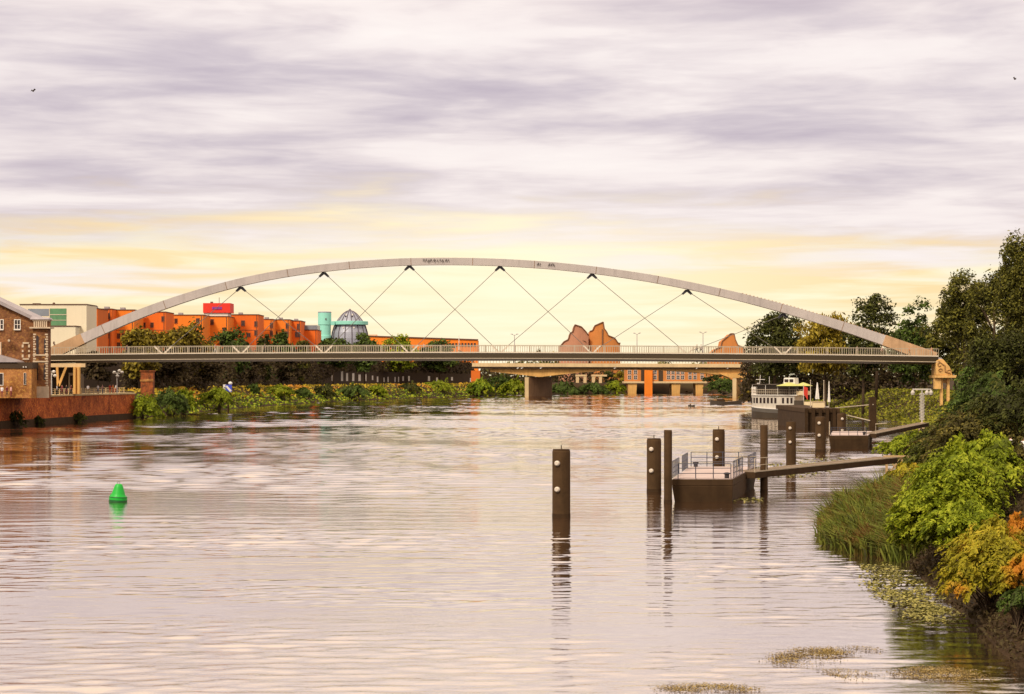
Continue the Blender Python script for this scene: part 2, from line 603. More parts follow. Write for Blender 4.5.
def leaves(rng, pts, size, nrm, jitter=0.6, aspect=0.55, axis=None):
    """one bent rhombus per point -> verts, quads, rnd"""
    n = len(pts)
    nr = unit(nrm + rng.normal(0, jitter, (n, 3)))
    ax = rng.normal(0, 1, (n, 3)) if axis is None else axis + rng.normal(0, 0.45, (n, 3))
    a = unit(ax - nr * np.sum(ax * nr, axis=1, keepdims=True))
    b = np.cross(nr, a)
    L = (size * rng.uniform(0.65, 1.35, n))[:, None]
    v = np.stack([pts - a * L * 0.5, pts + b * L * aspect * 0.5 + nr * L * 0.08, pts + a * L * 0.5 - nr * L * 0.10, pts - b * L * aspect * 0.5 + nr * L * 0.08], axis=1).reshape(-1, 3)
    q = np.arange(n * 4).reshape(n, 4)
    return v, q, np.repeat(rng.uniform(0, 1, n), 4)


# ------------------------------------------------------------------ ground and river
RIGHT = [(13, 15), (14.2, 45), (14.7, 57), (15.2, 64), (16.3, 74), (17.0, 83), (18.0, 92), (19.5, 104), (21.5, 125), (26.2, 145), (31, 165), (36, 188), (43, 230), (51, 265),
         (60, 303), (69, 350), (73, 400), (74, 450), (75, 515), (81, 630), (89, 739), (94, 790), (94, 895), (97, 971), (100, 990)]
LEFT = [(52, 974), (22, 944), (3, 900), (-9, 840), (-21, 805), (-41, 739), (-55, 680), (-64, 607), (-71, 555), (-73, 459), (-75.5, 398), (-77.6, 386), (-84, 327), (-92, 250), (-102, 150), (-110, 15)]
POLY = np.array(RIGHT + LEFT, dtype=float)


def river_dist(x, y):
    """signed distance to the waterline: positive on land"""
    p = np.stack([x, y], axis=-1)
    best = np.full(x.shape, 1e9)
    inside = np.zeros(x.shape, dtype=bool)
    n = len(POLY)
    for i in range(n):
        a, b = POLY[i], POLY[(i + 1) % n]
        ab = b - a
        t = np.clip(((p - a) @ ab) / (ab @ ab), 0, 1)
        dd = np.linalg.norm(p - (a + t[..., None] * ab), axis=-1)
        best = np.minimum(best, dd)
        cond = ((a[1] > y) != (b[1] > y)) & (x < (b[0] - a[0]) * (y - a[1]) / (b[1] - a[1] + 1e-12) + a[0])
        inside ^= cond
    return np.where(inside, -best, best)


def ground_z(x, y):
    x, y = np.asarray(x, float), np.asarray(y, float)
    dd = river_dist(x, y)
    right = x > np.interp(y, [0, 300, 500, 800, 1000], [-20, 0, 10, 40, 80])
    hmax = np.where(right, np.interp(y, [0, 60, 115, 150, 260, 400], [3.2, 3.2, 3.4, 3.8, 4.4, 5.0]), 5.1)
    wid = np.where(right, np.interp(y, [0, 70, 120, 200, 350], [4.5, 4.5, 7, 10, 14]), np.where(y < 392, 2.2, 11.0))
    t = np.clip(dd / wid, 0, 1)
    z = np.where(dd > 0, hmax * (0.35 * t + 0.65 * t * t * (3 - 2 * t)), np.maximum(-2.5, dd * 0.8))
    z = z + np.where(dd > 1, 0.12 * np.sin(x * 0.9 + y * 0.31) * np.sin(y * 0.55), 0)
    return z


def gz(x, y):
    return float(ground_z(np.array([x]), np.array([y]))[0])


def build_ground():
    xs = np.concatenate([[-6000, -3000, -1500, -800, -400, -250, -160], np.arange(-125, 130, 1.0), [160, 250, 400, 800, 1500, 3000, 6000]])
    ys = np.concatenate([[-200, -60, 0, 20, 35], np.arange(45, 130, 1.0), np.arange(130, 420, 2.0), np.arange(420, 1030, 4.0), [1060, 1150, 1300, 1600, 2200, 3500, 6000, 9000]])
    gx, gy = np.meshgrid(xs, ys)
    z = ground_z(gx.ravel(), gy.ravel())
    v = np.stack([gx.ravel(), gy.ravel(), z], axis=1)
    nx, ny = len(xs), len(ys)
    i = np.arange((ny - 1) * (nx - 1))
    r, c = i // (nx - 1), i % (nx - 1)
    a = r * nx + c
    q = np.stack([a, a + 1, a + 1 + nx, a + nx], axis=1)
    o = np_mesh('ground', v, q, 'bank_earth')
    o.data.polygons.foreach_set('use_smooth', [True] * len(o.data.polygons))
    tag(o, 'dark brown earth of both river banks and the land behind', 'ground', kind='structure')
    # water: a sheet with real wind waves, crests lying across the river, ruffled more upstream
    rng = np.random.default_rng(5)
    xs = np.concatenate([[-140, -120], np.arange(-108, -31, 1.1), np.arange(-31, 31, 0.3), np.arange(31, 112, 1.1), [125, 140]])
    ys = np.concatenate([[-60, -10, 20, 38], np.arange(46, 110, 0.17), np.arange(110, 165, 0.3), np.arange(165, 420, 0.5), np.arange(420, 1000, 1.0), [1005, 1020]])
    gx, gy = np.meshgrid(xs, ys)
    x, y = gx.ravel(), gy.ravel()
    z = np.zeros(len(x))
    var = np.clip(0.55 + 0.45 * np.sin(x * .045 + 1.3 * np.sin(y * .031) + .6) * np.sin(y * .067 + .8 * np.sin(x * .05)) + 0.32 * np.sin(x * .13 + y * .05 + 2 * np.sin(y * .09)) * np.sin(y * .23 + .5 * np.sin(x * .11)), .10, 1.4)
    near = np.interp(y, [40, 75, 100, 124, 140, 185, 240, 1000], [.115, .10, .055, .034, .055, .07, .08, .09])
    inner = np.clip((31 - np.abs(x)) / 4, 0, 1)
    for (l0, l1, k, sp, wgt) in ((0.6, 1.3, 30, .60, np.interp(y, [110, 160], [1, 0]) * inner), (1.7, 3.8, 24, .36, np.interp(y, [60, 130, 190], [.35, .6, 1.0]))):
        acc = np.zeros(len(x))
        for _ in range(k):
            lam = rng.uniform(l0, l1)
            an = rng.normal(0, sp)
            kk = 2 * math.pi / lam
            acc += (1 / kk) * np.sin(kk * (math.sin(an) * x + math.cos(an) * y) + rng.uniform(0, 6.28))
        z += acc * wgt * math.sqrt(2 / k)
    var = var * (1 + 1.3 * np.clip((2 - x) / 16, 0, 1) * np.clip((y - 85) / 25, 0, 1) * np.clip((185 - y) / 30, 0, 1))
    z = z * near * var
    edge = np.clip((1000 - y) / 20, 0, 1)
    z *= edge * np.clip((y - 40) / 8, 0, 1)
    nx, ny = len(xs), len(ys)
    i = np.arange((ny - 1) * (nx - 1))
    a = (i // (nx - 1)) * nx + i % (nx - 1)
    w = np_mesh('river', np.stack([x, y, z], 1), np.stack([a, a + 1, a + 1 + nx, a + nx], 1), 'river_water')
    w.data.polygons.foreach_set('use_smooth', [True] * len(w.data.polygons))
    tag(w, 'pale rippled river water reflecting the cloudy sky', 'river', kind='structure')


build_ground()


# ------------------------------------------------------------------ trees and shrubs
def crown_points(rng, c, rad, nblob, nleaf, blob=0.30, flat=0.8):
    """leaves gathered in clumps spread through an uneven crown"""
    c, rad = np.array(c), np.array(rad)
    bd = unit(rng.normal(0, 1, (nblob, 3)))
    br = rng.uniform(0.25, 1.0, nblob) ** 0.55
    wob = 1 + 0.16 * np.sin(3 * np.arctan2(bd[:, 1], bd[:, 0]) + rng.uniform(0, 6)) + rng.normal(0, 0.08, nblob)
    bc = c + bd * rad * (br * wob)[:, None] * (1 - blob * 0.55)
    bs = blob * rng.uniform(0.55, 1.25, nblob)
    bi = rng.integers(0, nblob, nleaf)
    ld = unit(rng.normal(0, 1, (nleaf, 3)))
    ld[:, 2] = np.where(ld[:, 2] < -0.3, -ld[:, 2] * 0.6, ld[:, 2])
    rr = rng.uniform(0.3, 1.0, nleaf) ** 0.5 * (1 + rng.normal(0, 0.13, nleaf))
    m = (rad * np.array([1, 1, flat]))
    p = bc[bi] + ld * m * (bs[bi] * rr)[:, None]
    nrm = unit(ld + np.array([0, 0, 0.5]))
    return p, nrm


def tree(name, label, px, ytop, wpx, Y, mat, leafsz, nleaf, seed, base_py=None, crown_bot=None, group=None, cat='tree', nblob=34, blob=0.30, x=None, zroot=None, trunk=True, droop=False):
    rng = np.random.default_rng(seed)
    X = XP(px, Y) if x is None else x
    z0 = gz(X, Y) if zroot is None else zroot
    top = ZP(ytop, Y)
    w = wpx * Y / F
    H = top - z0
    cb = z0 + H * 0.22 if crown_bot is None else ZP(crown_bot, Y)
    root = thing(name, label, cat, (X, Y, z0 - 0.15), group)
    cz, rz = (top + cb) / 2, (top - cb) / 2
    p, n = crown_points(rng, (X, Y, cz), (w / 2, w / 2 * 0.9, rz), nblob, nleaf, blob)
    if droop:
        ax = np.tile(np.array([0, 0, -1.0]), (len(p), 1))
        v, q, rd = leaves(rng, p, leafsz * 1.4, n * np.array([1, 1, 0.3]), 0.5, 0.4, ax)
    else:
        v, q, rd = leaves(rng, p, leafsz, n, 0.65)
    np_mesh('crown', v, q, mat, root, (X, Y, z0 - 0.15), rd)
    if trunk:
        mb = MB()
        tr = max(0.12, H * 0.013)
        lean = rng.uniform(-0.03, 0.03, 2) * H
        mb.tube([(X, Y, z0 - 0.15), (X + lean[0] * .4, Y, z0 + H * .25), (X + lean[0], Y + lean[1], z0 + H * .6), (X + lean[0] * 1.2, Y + lean[1], z0 + H * .82)], [tr * 1.25, tr, tr * .55, tr * .15], 7)
        for k in range(6):
            an = rng.uniform(0, 6.28)
            h0 = rng.uniform(.28, .6)
            e = Vector((X + math.cos(an) * w * .34, Y + math.sin(an) * w * .3, z0 + H * min(.92, h0 + rng.uniform(.15, .35))))
            s = Vector((X + lean[0] * .6, Y + lean[1] * .6, z0 + H * h0))
            mb.tube([s, s.lerp(e, .5) + Vector((0, 0, H * .02)), e], [tr * .5, tr * .3, tr * .1], 5)
        mb.build('trunk', 'bark', root, smooth=True)
    return root


def bush(name, label, c, rad, nfrond, per, leafsz, mat, seed, cat='shrub', slope=0.5, group=None, lobes=(), long=1.0):
    """shrub of overlapping drooping sprays on arching stems; lobes adds (centre, radii, share)"""
    rng = np.random.default_rng(seed)
    c, rad = np.array(c, float), np.array(rad, float)
    zb = gz(c[0], c[1])
    root = thing(name, label, cat, (c[0], c[1], zb), group)
    FC, DR, FL = [], [], []
    for (lc, lr, nf) in [(c, rad, nfrond)] + [(np.array(a, float), np.array(b, float), n_) for a, b, n_ in lobes]:
        dirs = unit(rng.normal(0, 1, (nf, 3)))
        dirs[:, 2] = np.where(dirs[:, 2] < -0.45, -dirs[:, 2], dirs[:, 2])
        k = rng.uniform(0.45, 1.0, nf) ** 0.5 * (1 + rng.normal(0, 0.10, nf))
        FC.append(lc + dirs * lr * k[:, None])
        DR.append(dirs)
        FL.append(lr.mean() * rng.uniform(0.26, 0.58, nf) * long)
    fc, dirs, fl = np.concatenate(FC), np.concatenate(DR), np.concatenate(FL)
    nf = len(fc)
    out = unit(np.concatenate([dirs[:, :2] + np.array([-.25, -.15]), np.full((nf, 1), -slope)], axis=1) + rng.normal(0, 0.22, (nf, 3)))
    side = unit(np.cross(out, np.array([0, 0, 1.0])))
    up = np.cross(side, out)
    fi = np.repeat(np.arange(nf), per)
    n = len(fi)
    t = rng.uniform(-1, 1, n)
    s = rng.uniform(-1, 1, n) * (1 - np.abs(t) * 0.6) * 0.36
    p = fc[fi] + out[fi] * (t * fl[fi])[:, None] + side[fi] * (s * fl[fi])[:, None] + up[fi] * ((-(t * t) * 0.28 - s * s * .5) * fl[fi] + rng.normal(0, 0.045, n) * fl[fi])[:, None]
    ax = out[fi] + side[fi] * (np.sign(s) * 0.8)[:, None]
    v, q, rd = leaves(rng, p, leafsz * rng.uniform(.55, 1.5, nf)[fi], up[fi], 0.38, 0.42, ax)
    rd = np.clip(rd * 0.55 + np.repeat(rng.uniform(0, 0.45, nf)[fi], 4), 0, 1)
    np_mesh('foliage', v, q, mat, root, (c[0], c[1], zb), rd)
    mb = MB()
    b0 = Vector((c[0] + rad[0] * .15, c[1], zb - 0.1))
    for j in range(0, nf, max(1, nf // 40)):
        e = Vector(fc[j])
        mid = b0.lerp(e, .55) + Vector((0, 0, rad[2] * .25))
        mb.tube([b0 + Vector((rng.uniform(-.3, .3), rng.uniform(-.3, .3), 0)), mid, e], [.035, .022, .008], 4)
    for j in range(0, nf, max(1, nf // 16)):
        a, e = Vector(fc[j]), Vector(fc[j] + dirs[j] * fl[j] * .5 + out[j] * fl[j] * .5)
        mb.tube([a, a.lerp(e, .5) + Vector((0, 0, .03)), e], [.014, .010, .004], 4)
    mb.build('stems', 'bark', root)
    return root


# ------------------------------------------------------------------ arch bridge
YB = 370.0


def arch_bridge():
    root = thing('arch_bridge', 'slender pale steel arch footbridge spanning the whole river with crossed cables', 'bridge', (0, YB, 12.0))
    tops = [(20, 362), (50, 348.5), (78, 336.5), (100, 326.5), (125, 315.5), (150, 305.5), (175, 297), (200, 289), (240, 278), (270, 272), (300, 268), (350, 262.5), (400, 259.3), (440, 258.6), (470, 258.4), (500, 258.8),
            (550, 261.2), (600, 266.6), (650, 274.6), (686, 282), (740, 294), (783, 305), (820, 315), (850, 323.5), (887, 335.5), (915, 345.5), (936, 353.5)]
    tp = np.array(tops)
    xs = np.linspace(20, 936, 90)
    # smooth the traced crown line
    ty = np.interp(xs, tp[:, 0], tp[:, 1])
    co = np.polyfit(tp[:, 0], tp[:, 1], 6)
    ty = 0.3 * ty + 0.7 * np.polyval(co, xs)
    P = [W(a, b, YB) for a, b in zip(xs, ty)]

    def top_at(px):
        return float(np.interp(px, xs, ty))

    def seg(i0, i1, mat, name, grow):
        mb = MB()
        rings = []
        for i in range(i0, i1 + 1):
            t = (P[min(i + 1, len(P) - 1)] - P[max(i - 1, 0)]).normalized()
            nn = Vector((-t.z, 0, t.x))
            edge = abs(xs[i] - 478) / 458
            th = 1.3 + 0.85 * edge ** 3.5 + grow
            hw = 0.95 + 0.35 * edge + grow
            rings.append([P[i] + Vector((0, -hw, 0)) + nn * grow, P[i] + Vector((0, hw, 0)) + nn * grow, P[i] + Vector((0, hw * .8, 0)) - nn * th, P[i] + Vector((0, -hw * .8, 0)) - nn * th])
        for a, b in zip(rings[:-1], rings[1:]):
            for j in range(4):
                mb.poly([a[j], a[(j + 1) % 4], b[(j + 1) % 4], b[j]])
        mb.poly(rings[0])
        mb.poly(rings[-1])
        return mb.build(name, mat, root)

    il = int(np.argmin(abs(xs - 78)))
    ir = int(np.argmin(abs(xs - 888)))
    arch = seg(il, ir, 'arch_paint', 'arch_rib', 0.0)
    a1 = seg(0, il, 'arch_concrete', 'arch_foot', 0.05)
    a2 = seg(ir, len(xs) - 1, 'arch_concrete', 'arch_foot', 0.05)
    for i in range(8, len(xs) - 6, 6):
        t = (P[i + 1] - P[i - 1]).normalized()
        nn = Vector((-t.z, 0, t.x))
        edge = abs(xs[i] - 478) / 458
        th, hw = 1.3 + 0.85 * edge ** 3.5 + .012, 0.95 + 0.35 * edge + .012
        ring = lambda p: [p + Vector((0, -hw, 0)) + nn * .012, p + Vector((0, hw, 0)) + nn * .012, p + Vector((0, hw * .8, 0)) - nn * th, p + Vector((0, -hw * .8, 0)) - nn * th]
        part('plate_joint', 'pier_brown', arch, lambda b: b.hexa(ring(P[i] - t * .05), ring(P[i] + t * .05)))
    # deck: a shallow camber
    dpx = np.linspace(-60, 934, 60)
    dy = 352.9 + 3.6 * ((dpx - 440) / 490) ** 2
    dtop = [(XP(a, YB), ZP(b, YB)) for a, b in zip(dpx, dy)]

    def zdeck(X):
        return float(np.interp(X, [q[0] for q in dtop], [q[1] for q in dtop]))
    HW = 4.0
    mb = MB()
    for (xa, za), (xb, zb) in zip(dtop[:-1], dtop[1:]):
        sec = lambda x, z: [(x, YB - HW, z - .25), (x, YB - HW + .15, z - .95), (x, YB - 2.2, z - 1.45), (x, YB + 2.2, z - 1.45), (x, YB + HW, z - .95), (x, YB + HW, z), (x, YB - HW, z)]
        a, b = sec(xa, za), sec(xb, zb)
        for j in range(len(a)):
            k = (j + 1) % len(a)
            mb.poly([a[j], a[k], b[k], b[j]])
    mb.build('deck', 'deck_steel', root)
    for s in (-1, 1):
        mb = MB()
        y0 = YB + s * (HW + .03)
        sec = lambda x, z: [(x, y0 - .08, z - .05), (x, y0 + .08, z - .05), (x, y0 + .08, z + .09), (x, y0 - .08, z + .09)]
        for (xa, za), (xb, zb) in zip(dtop[:-1], dtop[1:]):
            a, b = sec(xa, za), sec(xb, zb)
            for j in range(4):
                mb.poly([a[j], a[(j + 1) % 4], b[(j + 1) % 4], b[j]])
        mb.build('edge_beam', 'deck_edge', root)
    mb = MB()   # pale flange low on the fascia
    for (xa, za), (xb, zb) in zip(dtop[:-1], dtop[1:]):
        mb.hexa([(xa, YB - HW - .02, za - 1.08), (xa, YB - HW + .2, za - 1.08), (xa, YB - HW + .2, za - .97), (xa, YB - HW - .02, za - .97)],
                [(xb, YB - HW - .02, zb - 1.08), (xb, YB - HW + .2, zb - 1.08), (xb, YB - HW + .2, zb - .97), (xb, YB - HW - .02, zb - .97)])
    mb.build('flange', 'rail_pale', root)
    # railings
    for s in (-1, 1):
        y0 = YB + s * (HW - .05)
        mb = MB()
        x0, x1 = XP(52, YB), XP(934, YB)
        n = int((x1 - x0) / 0.42)
        for i in range(n + 1):
            x = x0 + (x1 - x0) * i / n
            z = zdeck(x)
            mb.box(x - .035, x + .035, y0 - .02, y0 + .02, z + .1, z + 1.3)
        for (xa, za), (xb, zb) in zip(dtop[:-1], dtop[1:]):
            if xb < x0 or xa > x1:
                continue
            mb.bar((max(xa, x0), y0, za + 1.36), (min(xb, x1), y0, zb + 1.36), .1, .09)
            mb.bar((max(xa, x0), y0, za + .16), (min(xb, x1), y0, zb + .16), .06, .06)
        rl = mb.build('railing', 'rail_metal', root)
        if s < 0:
            for i in range(60):
                x = x0 + (x1 - x0) * (i + .5) / 60
                z = zdeck(x)
                part('post', 'rail_metal', rl, lambda b: b.box(x - .07, x + .07, y0 - .09, y0 - .03, z + .06, z + 1.42))
    # crossed cables from each arch node to the neighbouring deck nodes
    nodes = [163, 241, 324, 409.5, 500, 592, 687, 783]
    for i, px in enumerate(nodes):
        zt = ZP(top_at(px), YB) - (1.42 + 0.8 * (abs(px - 478) / 458) ** 2)
        if i > 0:
            g = MB()
            gx = XP(px, YB)
            g.extr([(gx - 1.0, zt - .62), (gx - .72, zt - .85), (gx, zt - .28), (gx + .72, zt - .85), (gx + 1.0, zt - .62), (gx + .32, zt + .12), (gx - .32, zt + .12)], YB - .28, YB + .28)
            g.build('arch_gusset', 'gusset_steel', root)
            for j in (i - 1, i + 1):
                if 0 <= j < len(nodes):
                    dx = XP(nodes[j], YB)
                    part('cable', 'cable_steel', root, lambda b: b.tube([(gx + (.5 if j > i else -.5), YB, zt - .42), (dx + (-.3 if j > i else .3), YB, zdeck(dx) + .35)], .06, 6))
        dx = XP(px, YB)
        g = MB()
        zd = zdeck(dx)
        for s in (-1, 1):
            g.bar((dx + s * .15, YB, zd), (dx + s * 1.6, YB, zd + 1.45), .26, .26)
        g.build('cable_anchor', 'deck_edge', root)
    # studs of the maintenance line along the arch, right half
    for px in np.linspace(742, 886, 40):
        z = ZP(top_at(px), YB)
        part('stud', 'ochre_dark', root, lambda b: b.box(XP(px, YB) - .12, XP(px, YB) + .12, YB - 1.1, YB - .9, z - .05, z + .1))
    # black scrawl on the crown of the arch
    rng = random.Random(4)
    for a, b, k in ((424, 436, 9), (438, 451, 7), (537, 541, 3), (548, 556, 5)):
        mb = MB()
        for i in range(k):
            px = a + (b - a) * i / k
            z = ZP(top_at(px), YB) - .38 - rng.uniform(0, .25)
            x = XP(px, YB)
            mb.bar((x, YB - 1.02, z - .22), (x + rng.uniform(-.15, .3), YB - 1.06, z + .25), .04, .09, up=(1, 0, 0))
        mb.build('graffiti', 'graffiti_black', root)
    # left landing: pale beam, column and V struts on the quay
    zq = 5.2
    part('landing_beam', 'tan_light', root, lambda b: b.box(XP(40, 366), XP(86, 366), 365.2, 366.2, ZP(367.2, 366), ZP(363.4, 366)))
    part('landing_column', 'tan_concrete', root, lambda b: (b.box(XP(75.5, 366), XP(78, 366), 364, 365, zq, ZP(367, 366)), b.box(XP(79.5, 366), XP(82, 366), 364, 365, zq, ZP(367, 366)), b.box(XP(78, 366), XP(79.5, 366), 364.4, 365, zq, ZP(367, 366))), bevel=.05)
    part('strut', 'tan_concrete', root, lambda b: b.bar((XP(60, 366), 364.5, zq + 1.5), (XP(59, 366), 364.5, ZP(367, 366)), .4))
    part('strut', 'tan_concrete', root, lambda b: b.bar((XP(60.6, 366), 364.5, zq + 1.5), (XP(68, 366), 364.5, ZP(367, 366)), .4))
    part('back_wall', 'shade_brown', root, lambda b: b.box(XP(35, 374), XP(76, 374), 372, 373, zq - .5, 10.9))
    part('doorway', 'stone_pale', root, lambda b: (b.box(XP(69, 372), XP(70, 372), 371.6, 372, zq, zq + 3.6), b.box(XP(73.5, 372), XP(74.5, 372), 371.6, 372, zq, zq + 3.6), b.box(XP(69, 372), XP(74.5, 372), 371.6, 372, zq + 3.4, zq + 3.9)))
    return zdeck, top_at


zdeck, arch_top = arch_bridge()


def carved_pylon():
    Y = 368.0
    x0, x1 = XP(932, Y), XP(953, Y)
    zb, zt = ZP(378, Y), ZP(358.5, Y)
    X = XP(944, Y)
    root = thing('carved_pylon', 'ochre carved stone head on two slim posts at the right end of the arch', 'pylon', (X, Y, gz(X, Y)))
    mb = MB()
    mb.extr([(x0 + .3, zb + .5), (x0 + .3, zt - .5), (x0 + .9, zt - .1), (x0 + 1.7, zt - .2), (x1 - 1.0, zb + 2.0), (x1 - .5, zb + .5)], Y - 2, Y + 2)
    mb.build('stone_head', 'ochre_stone', root, bevel=.12)
    part('ledge', 'ochre_stone', root, lambda b: b.box(x0, x1 + .2, Y - 2.3, Y + 2.3, zb, zb + .48), bevel=.06)
    mb = MB()   # carved relief: curls and an arm-like roll
    for cx, cz, r in ((x0 + 1.0, zt - 1.2, .55), (x0 + 1.1, zt - 2.2, .42), (x1 - 1.2, zb + 1.1, .5)):
        pts = [(cx + r * (1 - t * .12) * math.cos(t), Y - 2.05, cz + r * (1 - t * .12) * math.sin(t)) for t in np.linspace(0, 6, 16)]
        mb.tube(pts, .11, 6)
    mb.tube([(x0 + .8, Y - 2.05, zt - .5), (x0 + 1.9, Y - 2.1, zt - 1.3), (x0 + 2.0, Y - 2.1, zb + 1.2), (x1 - .8, Y - 2.05, zb + .8)], [.1, .16, .16, .1], 6)
    mb.build('relief', 'ochre_dark', root)
    part('hood', 'slate_roof', root, lambda b: b.lathe((x0 + 1.1, Y, zt - .15), [(.9, 0), (.7, .25), (.1, .35)], 12))
    part('drum', 'ochre_stone', root, lambda b: b.box(x0 + .1, x0 + 1.3, Y - 1.8, Y - .6, ZP(389, Y), zb - .003), bevel=.05)
    for a in (940.3, 947):
        part('post', 'ochre_stone', root, lambda b: b.box(XP(a - 1.2, Y), XP(a + 1.2, Y), Y - 1.2, Y - .4, 0.5, zb - .003))
    part('cross_tie', 'ochre_dark', root, lambda b: b.box(XP(941.6, Y), XP(945.7, Y), Y - 1.0, Y - .6, zb - .9, zb - .3))


carved_pylon()


# ------------------------------------------------------------------ piles, pontoons, gangways
def pile(name, label, px, Y, wpx, ytop, dots, group='mooring piles standing in the river', cap=True):
    X = XP(px, Y)
    w = wpx * Y / F
    zt = ZP(ytop, Y)
    root = thing(name, label, 'pile', (X, Y, 0), group)
    part('shaft', 'pile_steel', root, lambda b: b.lathe((X, Y, -2.2), [(w / 2, 0), (w / 2, 2.2 + zt - .1), (w / 2 * .93, 2.2 + zt)], 24))
    part('wet_band', 'pile_wet', root, lambda b: b.lathe((X, Y, -.5), [(w / 2 + .012, 0), (w / 2 + .012, .72)], 24))
    if cap:
        part('cap', 'pile_wet', root, lambda b: (b.lathe((X, Y, zt + .003), [(w / 2 * .97, 0), (w / 2 * .9, .05)], 24), b.tube([(X, Y, zt), (X, Y, zt + .3)], .03, 6)))
    for dx, py in dots:
        z = ZP(py, Y)
        an = math.asin(max(-.9, min(.9, (dx * Y / F) / (w / 2))))
        c = Vector((X + math.sin(an) * w / 2, Y - math.cos(an) * w / 2, z))
        nn = Vector((math.sin(an), -math.cos(an), 0))
        part('bollard_disc', 'white_disc', root, lambda b: b.tube([c - nn * .05, c + nn * .10, c + nn * .16], [w * .15, w * .15, w * .10], 14))
    return root


pile('mooring_pile', 'thick brown mooring pile alone in open water, two white discs', 561.3, 120.5, 18, 450, ((-4, 463), (-4, 489)))
pile('mooring_pile', 'brown mooring pile with two white discs left of the pontoon corner', 654, 147, 14.5, 439, ((-3, 449), (-3, 470.5)))
pile('guide_pile', 'slim plain brown pile at the near left corner of the railed pontoon', 668, 134, 8.2, 430, (), cap=False)
pile('mooring_pile', 'brown mooring pile with white discs rising behind the railed pontoon deck', 718.7, 156, 12.2, 430, ((-2.2, 439), (-2.2, 457)))
pile('guide_pile', 'slim plain brown pile beside the gangway at the railed pontoon', 764, 146, 7.6, 425, (), cap=False)
pile('mooring_pile', 'dark mooring pile with white discs behind the gangway, nearer the river', 791, 186, 10, 422, ((-1.5, 428), (-1.5, 442)))
pile('mooring_pile', 'dark mooring pile with white discs at the left end of the far pontoon', 820.5, 226, 10.5, 417, ((-2, 423), (-2, 435.2)))
pile('mooring_pile', 'dark mooring pile with white discs behind the far pontoon', 841.5, 256, 9, 413.5, ((0, 418.8), (0, 430)))


def pontoon(label, crn, ztop, rails, gate):
    cx = sum(c[0] for c in crn) / 4
    cy = sum(c[1] for c in crn) / 4
    root = thing('pontoon', label, 'pontoon', (cx, cy, 0))
    mb = MB()
    inn = [((x - cx) * .92 + cx, (y - cy) * .97 + cy) for x, y in crn]
    mb.hexa([(x, y, -.6) for x, y in inn], [(x, y, ztop - .5) for x, y in crn])
    mb.prism(crn, ztop - .497, ztop - .06)
    mb.build('hull', 'hull_brown', root, bevel=.04)
    part('deck', 'deck_pink', root, lambda b: b.prism([((x - cx) * .97 + cx, (y - cy) * .99 + cy) for x, y in crn], ztop - .058, ztop), bevel=0)
    for (a, b_, mat, h) in rails:
        a, b_ = Vector((*a, ztop)), Vector((*b_, ztop))
        L = (b_ - a).length
        n = max(1, round(L / 1.1))
        mb = MB()
        for hh in (.35, .7, h):
            mb.tube([a + Vector((0, 0, hh)), b_ + Vector((0, 0, hh))], .028, 6)
        for i in range(n + 1):
            p = a.lerp(b_, i / n)
            mb.tube([p, p + Vector((0, 0, h))], .032, 6)
        mb.build('railing', mat, root)
    for (x, y) in gate:
        part('bollard', 'graffiti_black', root, lambda b: b.lathe((x, y, ztop), [(.16, 0), (.16, .25), (.22, .28), (.22, .36), (.1, .4)], 10))
    return root


A, B, C_, D = (10.8, 135.0), (14.9, 135.0), (18.7, 153.0), (13.6, 153.0)


def lerp2(a, b, t):
    return (a[0] + (b[0] - a[0]) * t, a[1] + (b[1] - a[1]) * t)


pontoon('brown pontoon with pale pink deck and thin metal railings, nearest landing stage', [A, B, C_, D], 1.58,
        [(lerp2(A, D, .04), lerp2(A, D, .36), 'rail_dark', 1.15), (lerp2(A, D, .55), lerp2(A, D, .86), 'rail_dark', 1.15), (lerp2(D, C_, .02), lerp2(D, C_, .97), 'rail_dark', 1.1),
         (lerp2(A, B, .1), lerp2(A, B, .97), 'rail_dark', 1.0), (lerp2(B, C_, .02), lerp2(B, C_, .38), 'rail_dark', 1.15), (lerp2(B, C_, .62), lerp2(B, C_, .97), 'rail_dark', 1.1)],
        [(14.55, 135.4), (14.0, 152.4)])
A2, B2, C2, D2 = (37.1, 234.0), (41.7, 234.0), (45.3, 251.0), (40.2, 251.0)
pontoon('dark far pontoon with pale deck, second landing stage from the camera', [A2, B2, C2, D2], 1.58,
        [(lerp2(A2, B2, .05), lerp2(A2, B2, .95), 'rail_dark', .9), (lerp2(A2, D2, .05), lerp2(A2, D2, .2), 'rail_pale', 1.5)], [(41.3, 234.5)])


def gangway(label, p, q, w, rail):
    p, q = Vector(p), Vector(q)
    root = thing('gangway', label, 'gangway', tuple(p))
    dd = (q - p).normalized()
    s = Vector((dd.y, -dd.x, 0)).normalized()
    part('girder', 'hull_brown', root, lambda b: b.bar(p - Vector((0, 0, .22)), q - Vector((0, 0, .22)), w, .44))
    part('walkway', 'plank_grey', root, lambda b: b.bar(p + Vector((0, 0, .025)), q + Vector((0, 0, .025)), w - .1, .04))
    for sg in (-1, 1):
        part('kerb_rail', 'rail_pale', root, lambda b: b.bar(p + s * sg * (w / 2 - .03) + Vector((0, 0, .05)), q + s * sg * (w / 2 - .03) + Vector((0, 0, .05)), .05, .09))
    for sg in (-1, 1):
        mb = MB()
        o = s * sg * (w / 2 - .05)
        n = 14
        for i in range(n + 1):
            if i / n > rail:
                break
            a = p.lerp(q, i / n) + o
            mb.tube([a, a + Vector((0, 0, 1.0))], .022, 5)
        for hh in (.5, 1.0):
            mb.tube([p + o + Vector((0, 0, hh)), p.lerp(q, rail) + o + Vector((0, 0, hh))], .022, 5)
        mb.build('handrail', 'rail_pale', root)
    return root


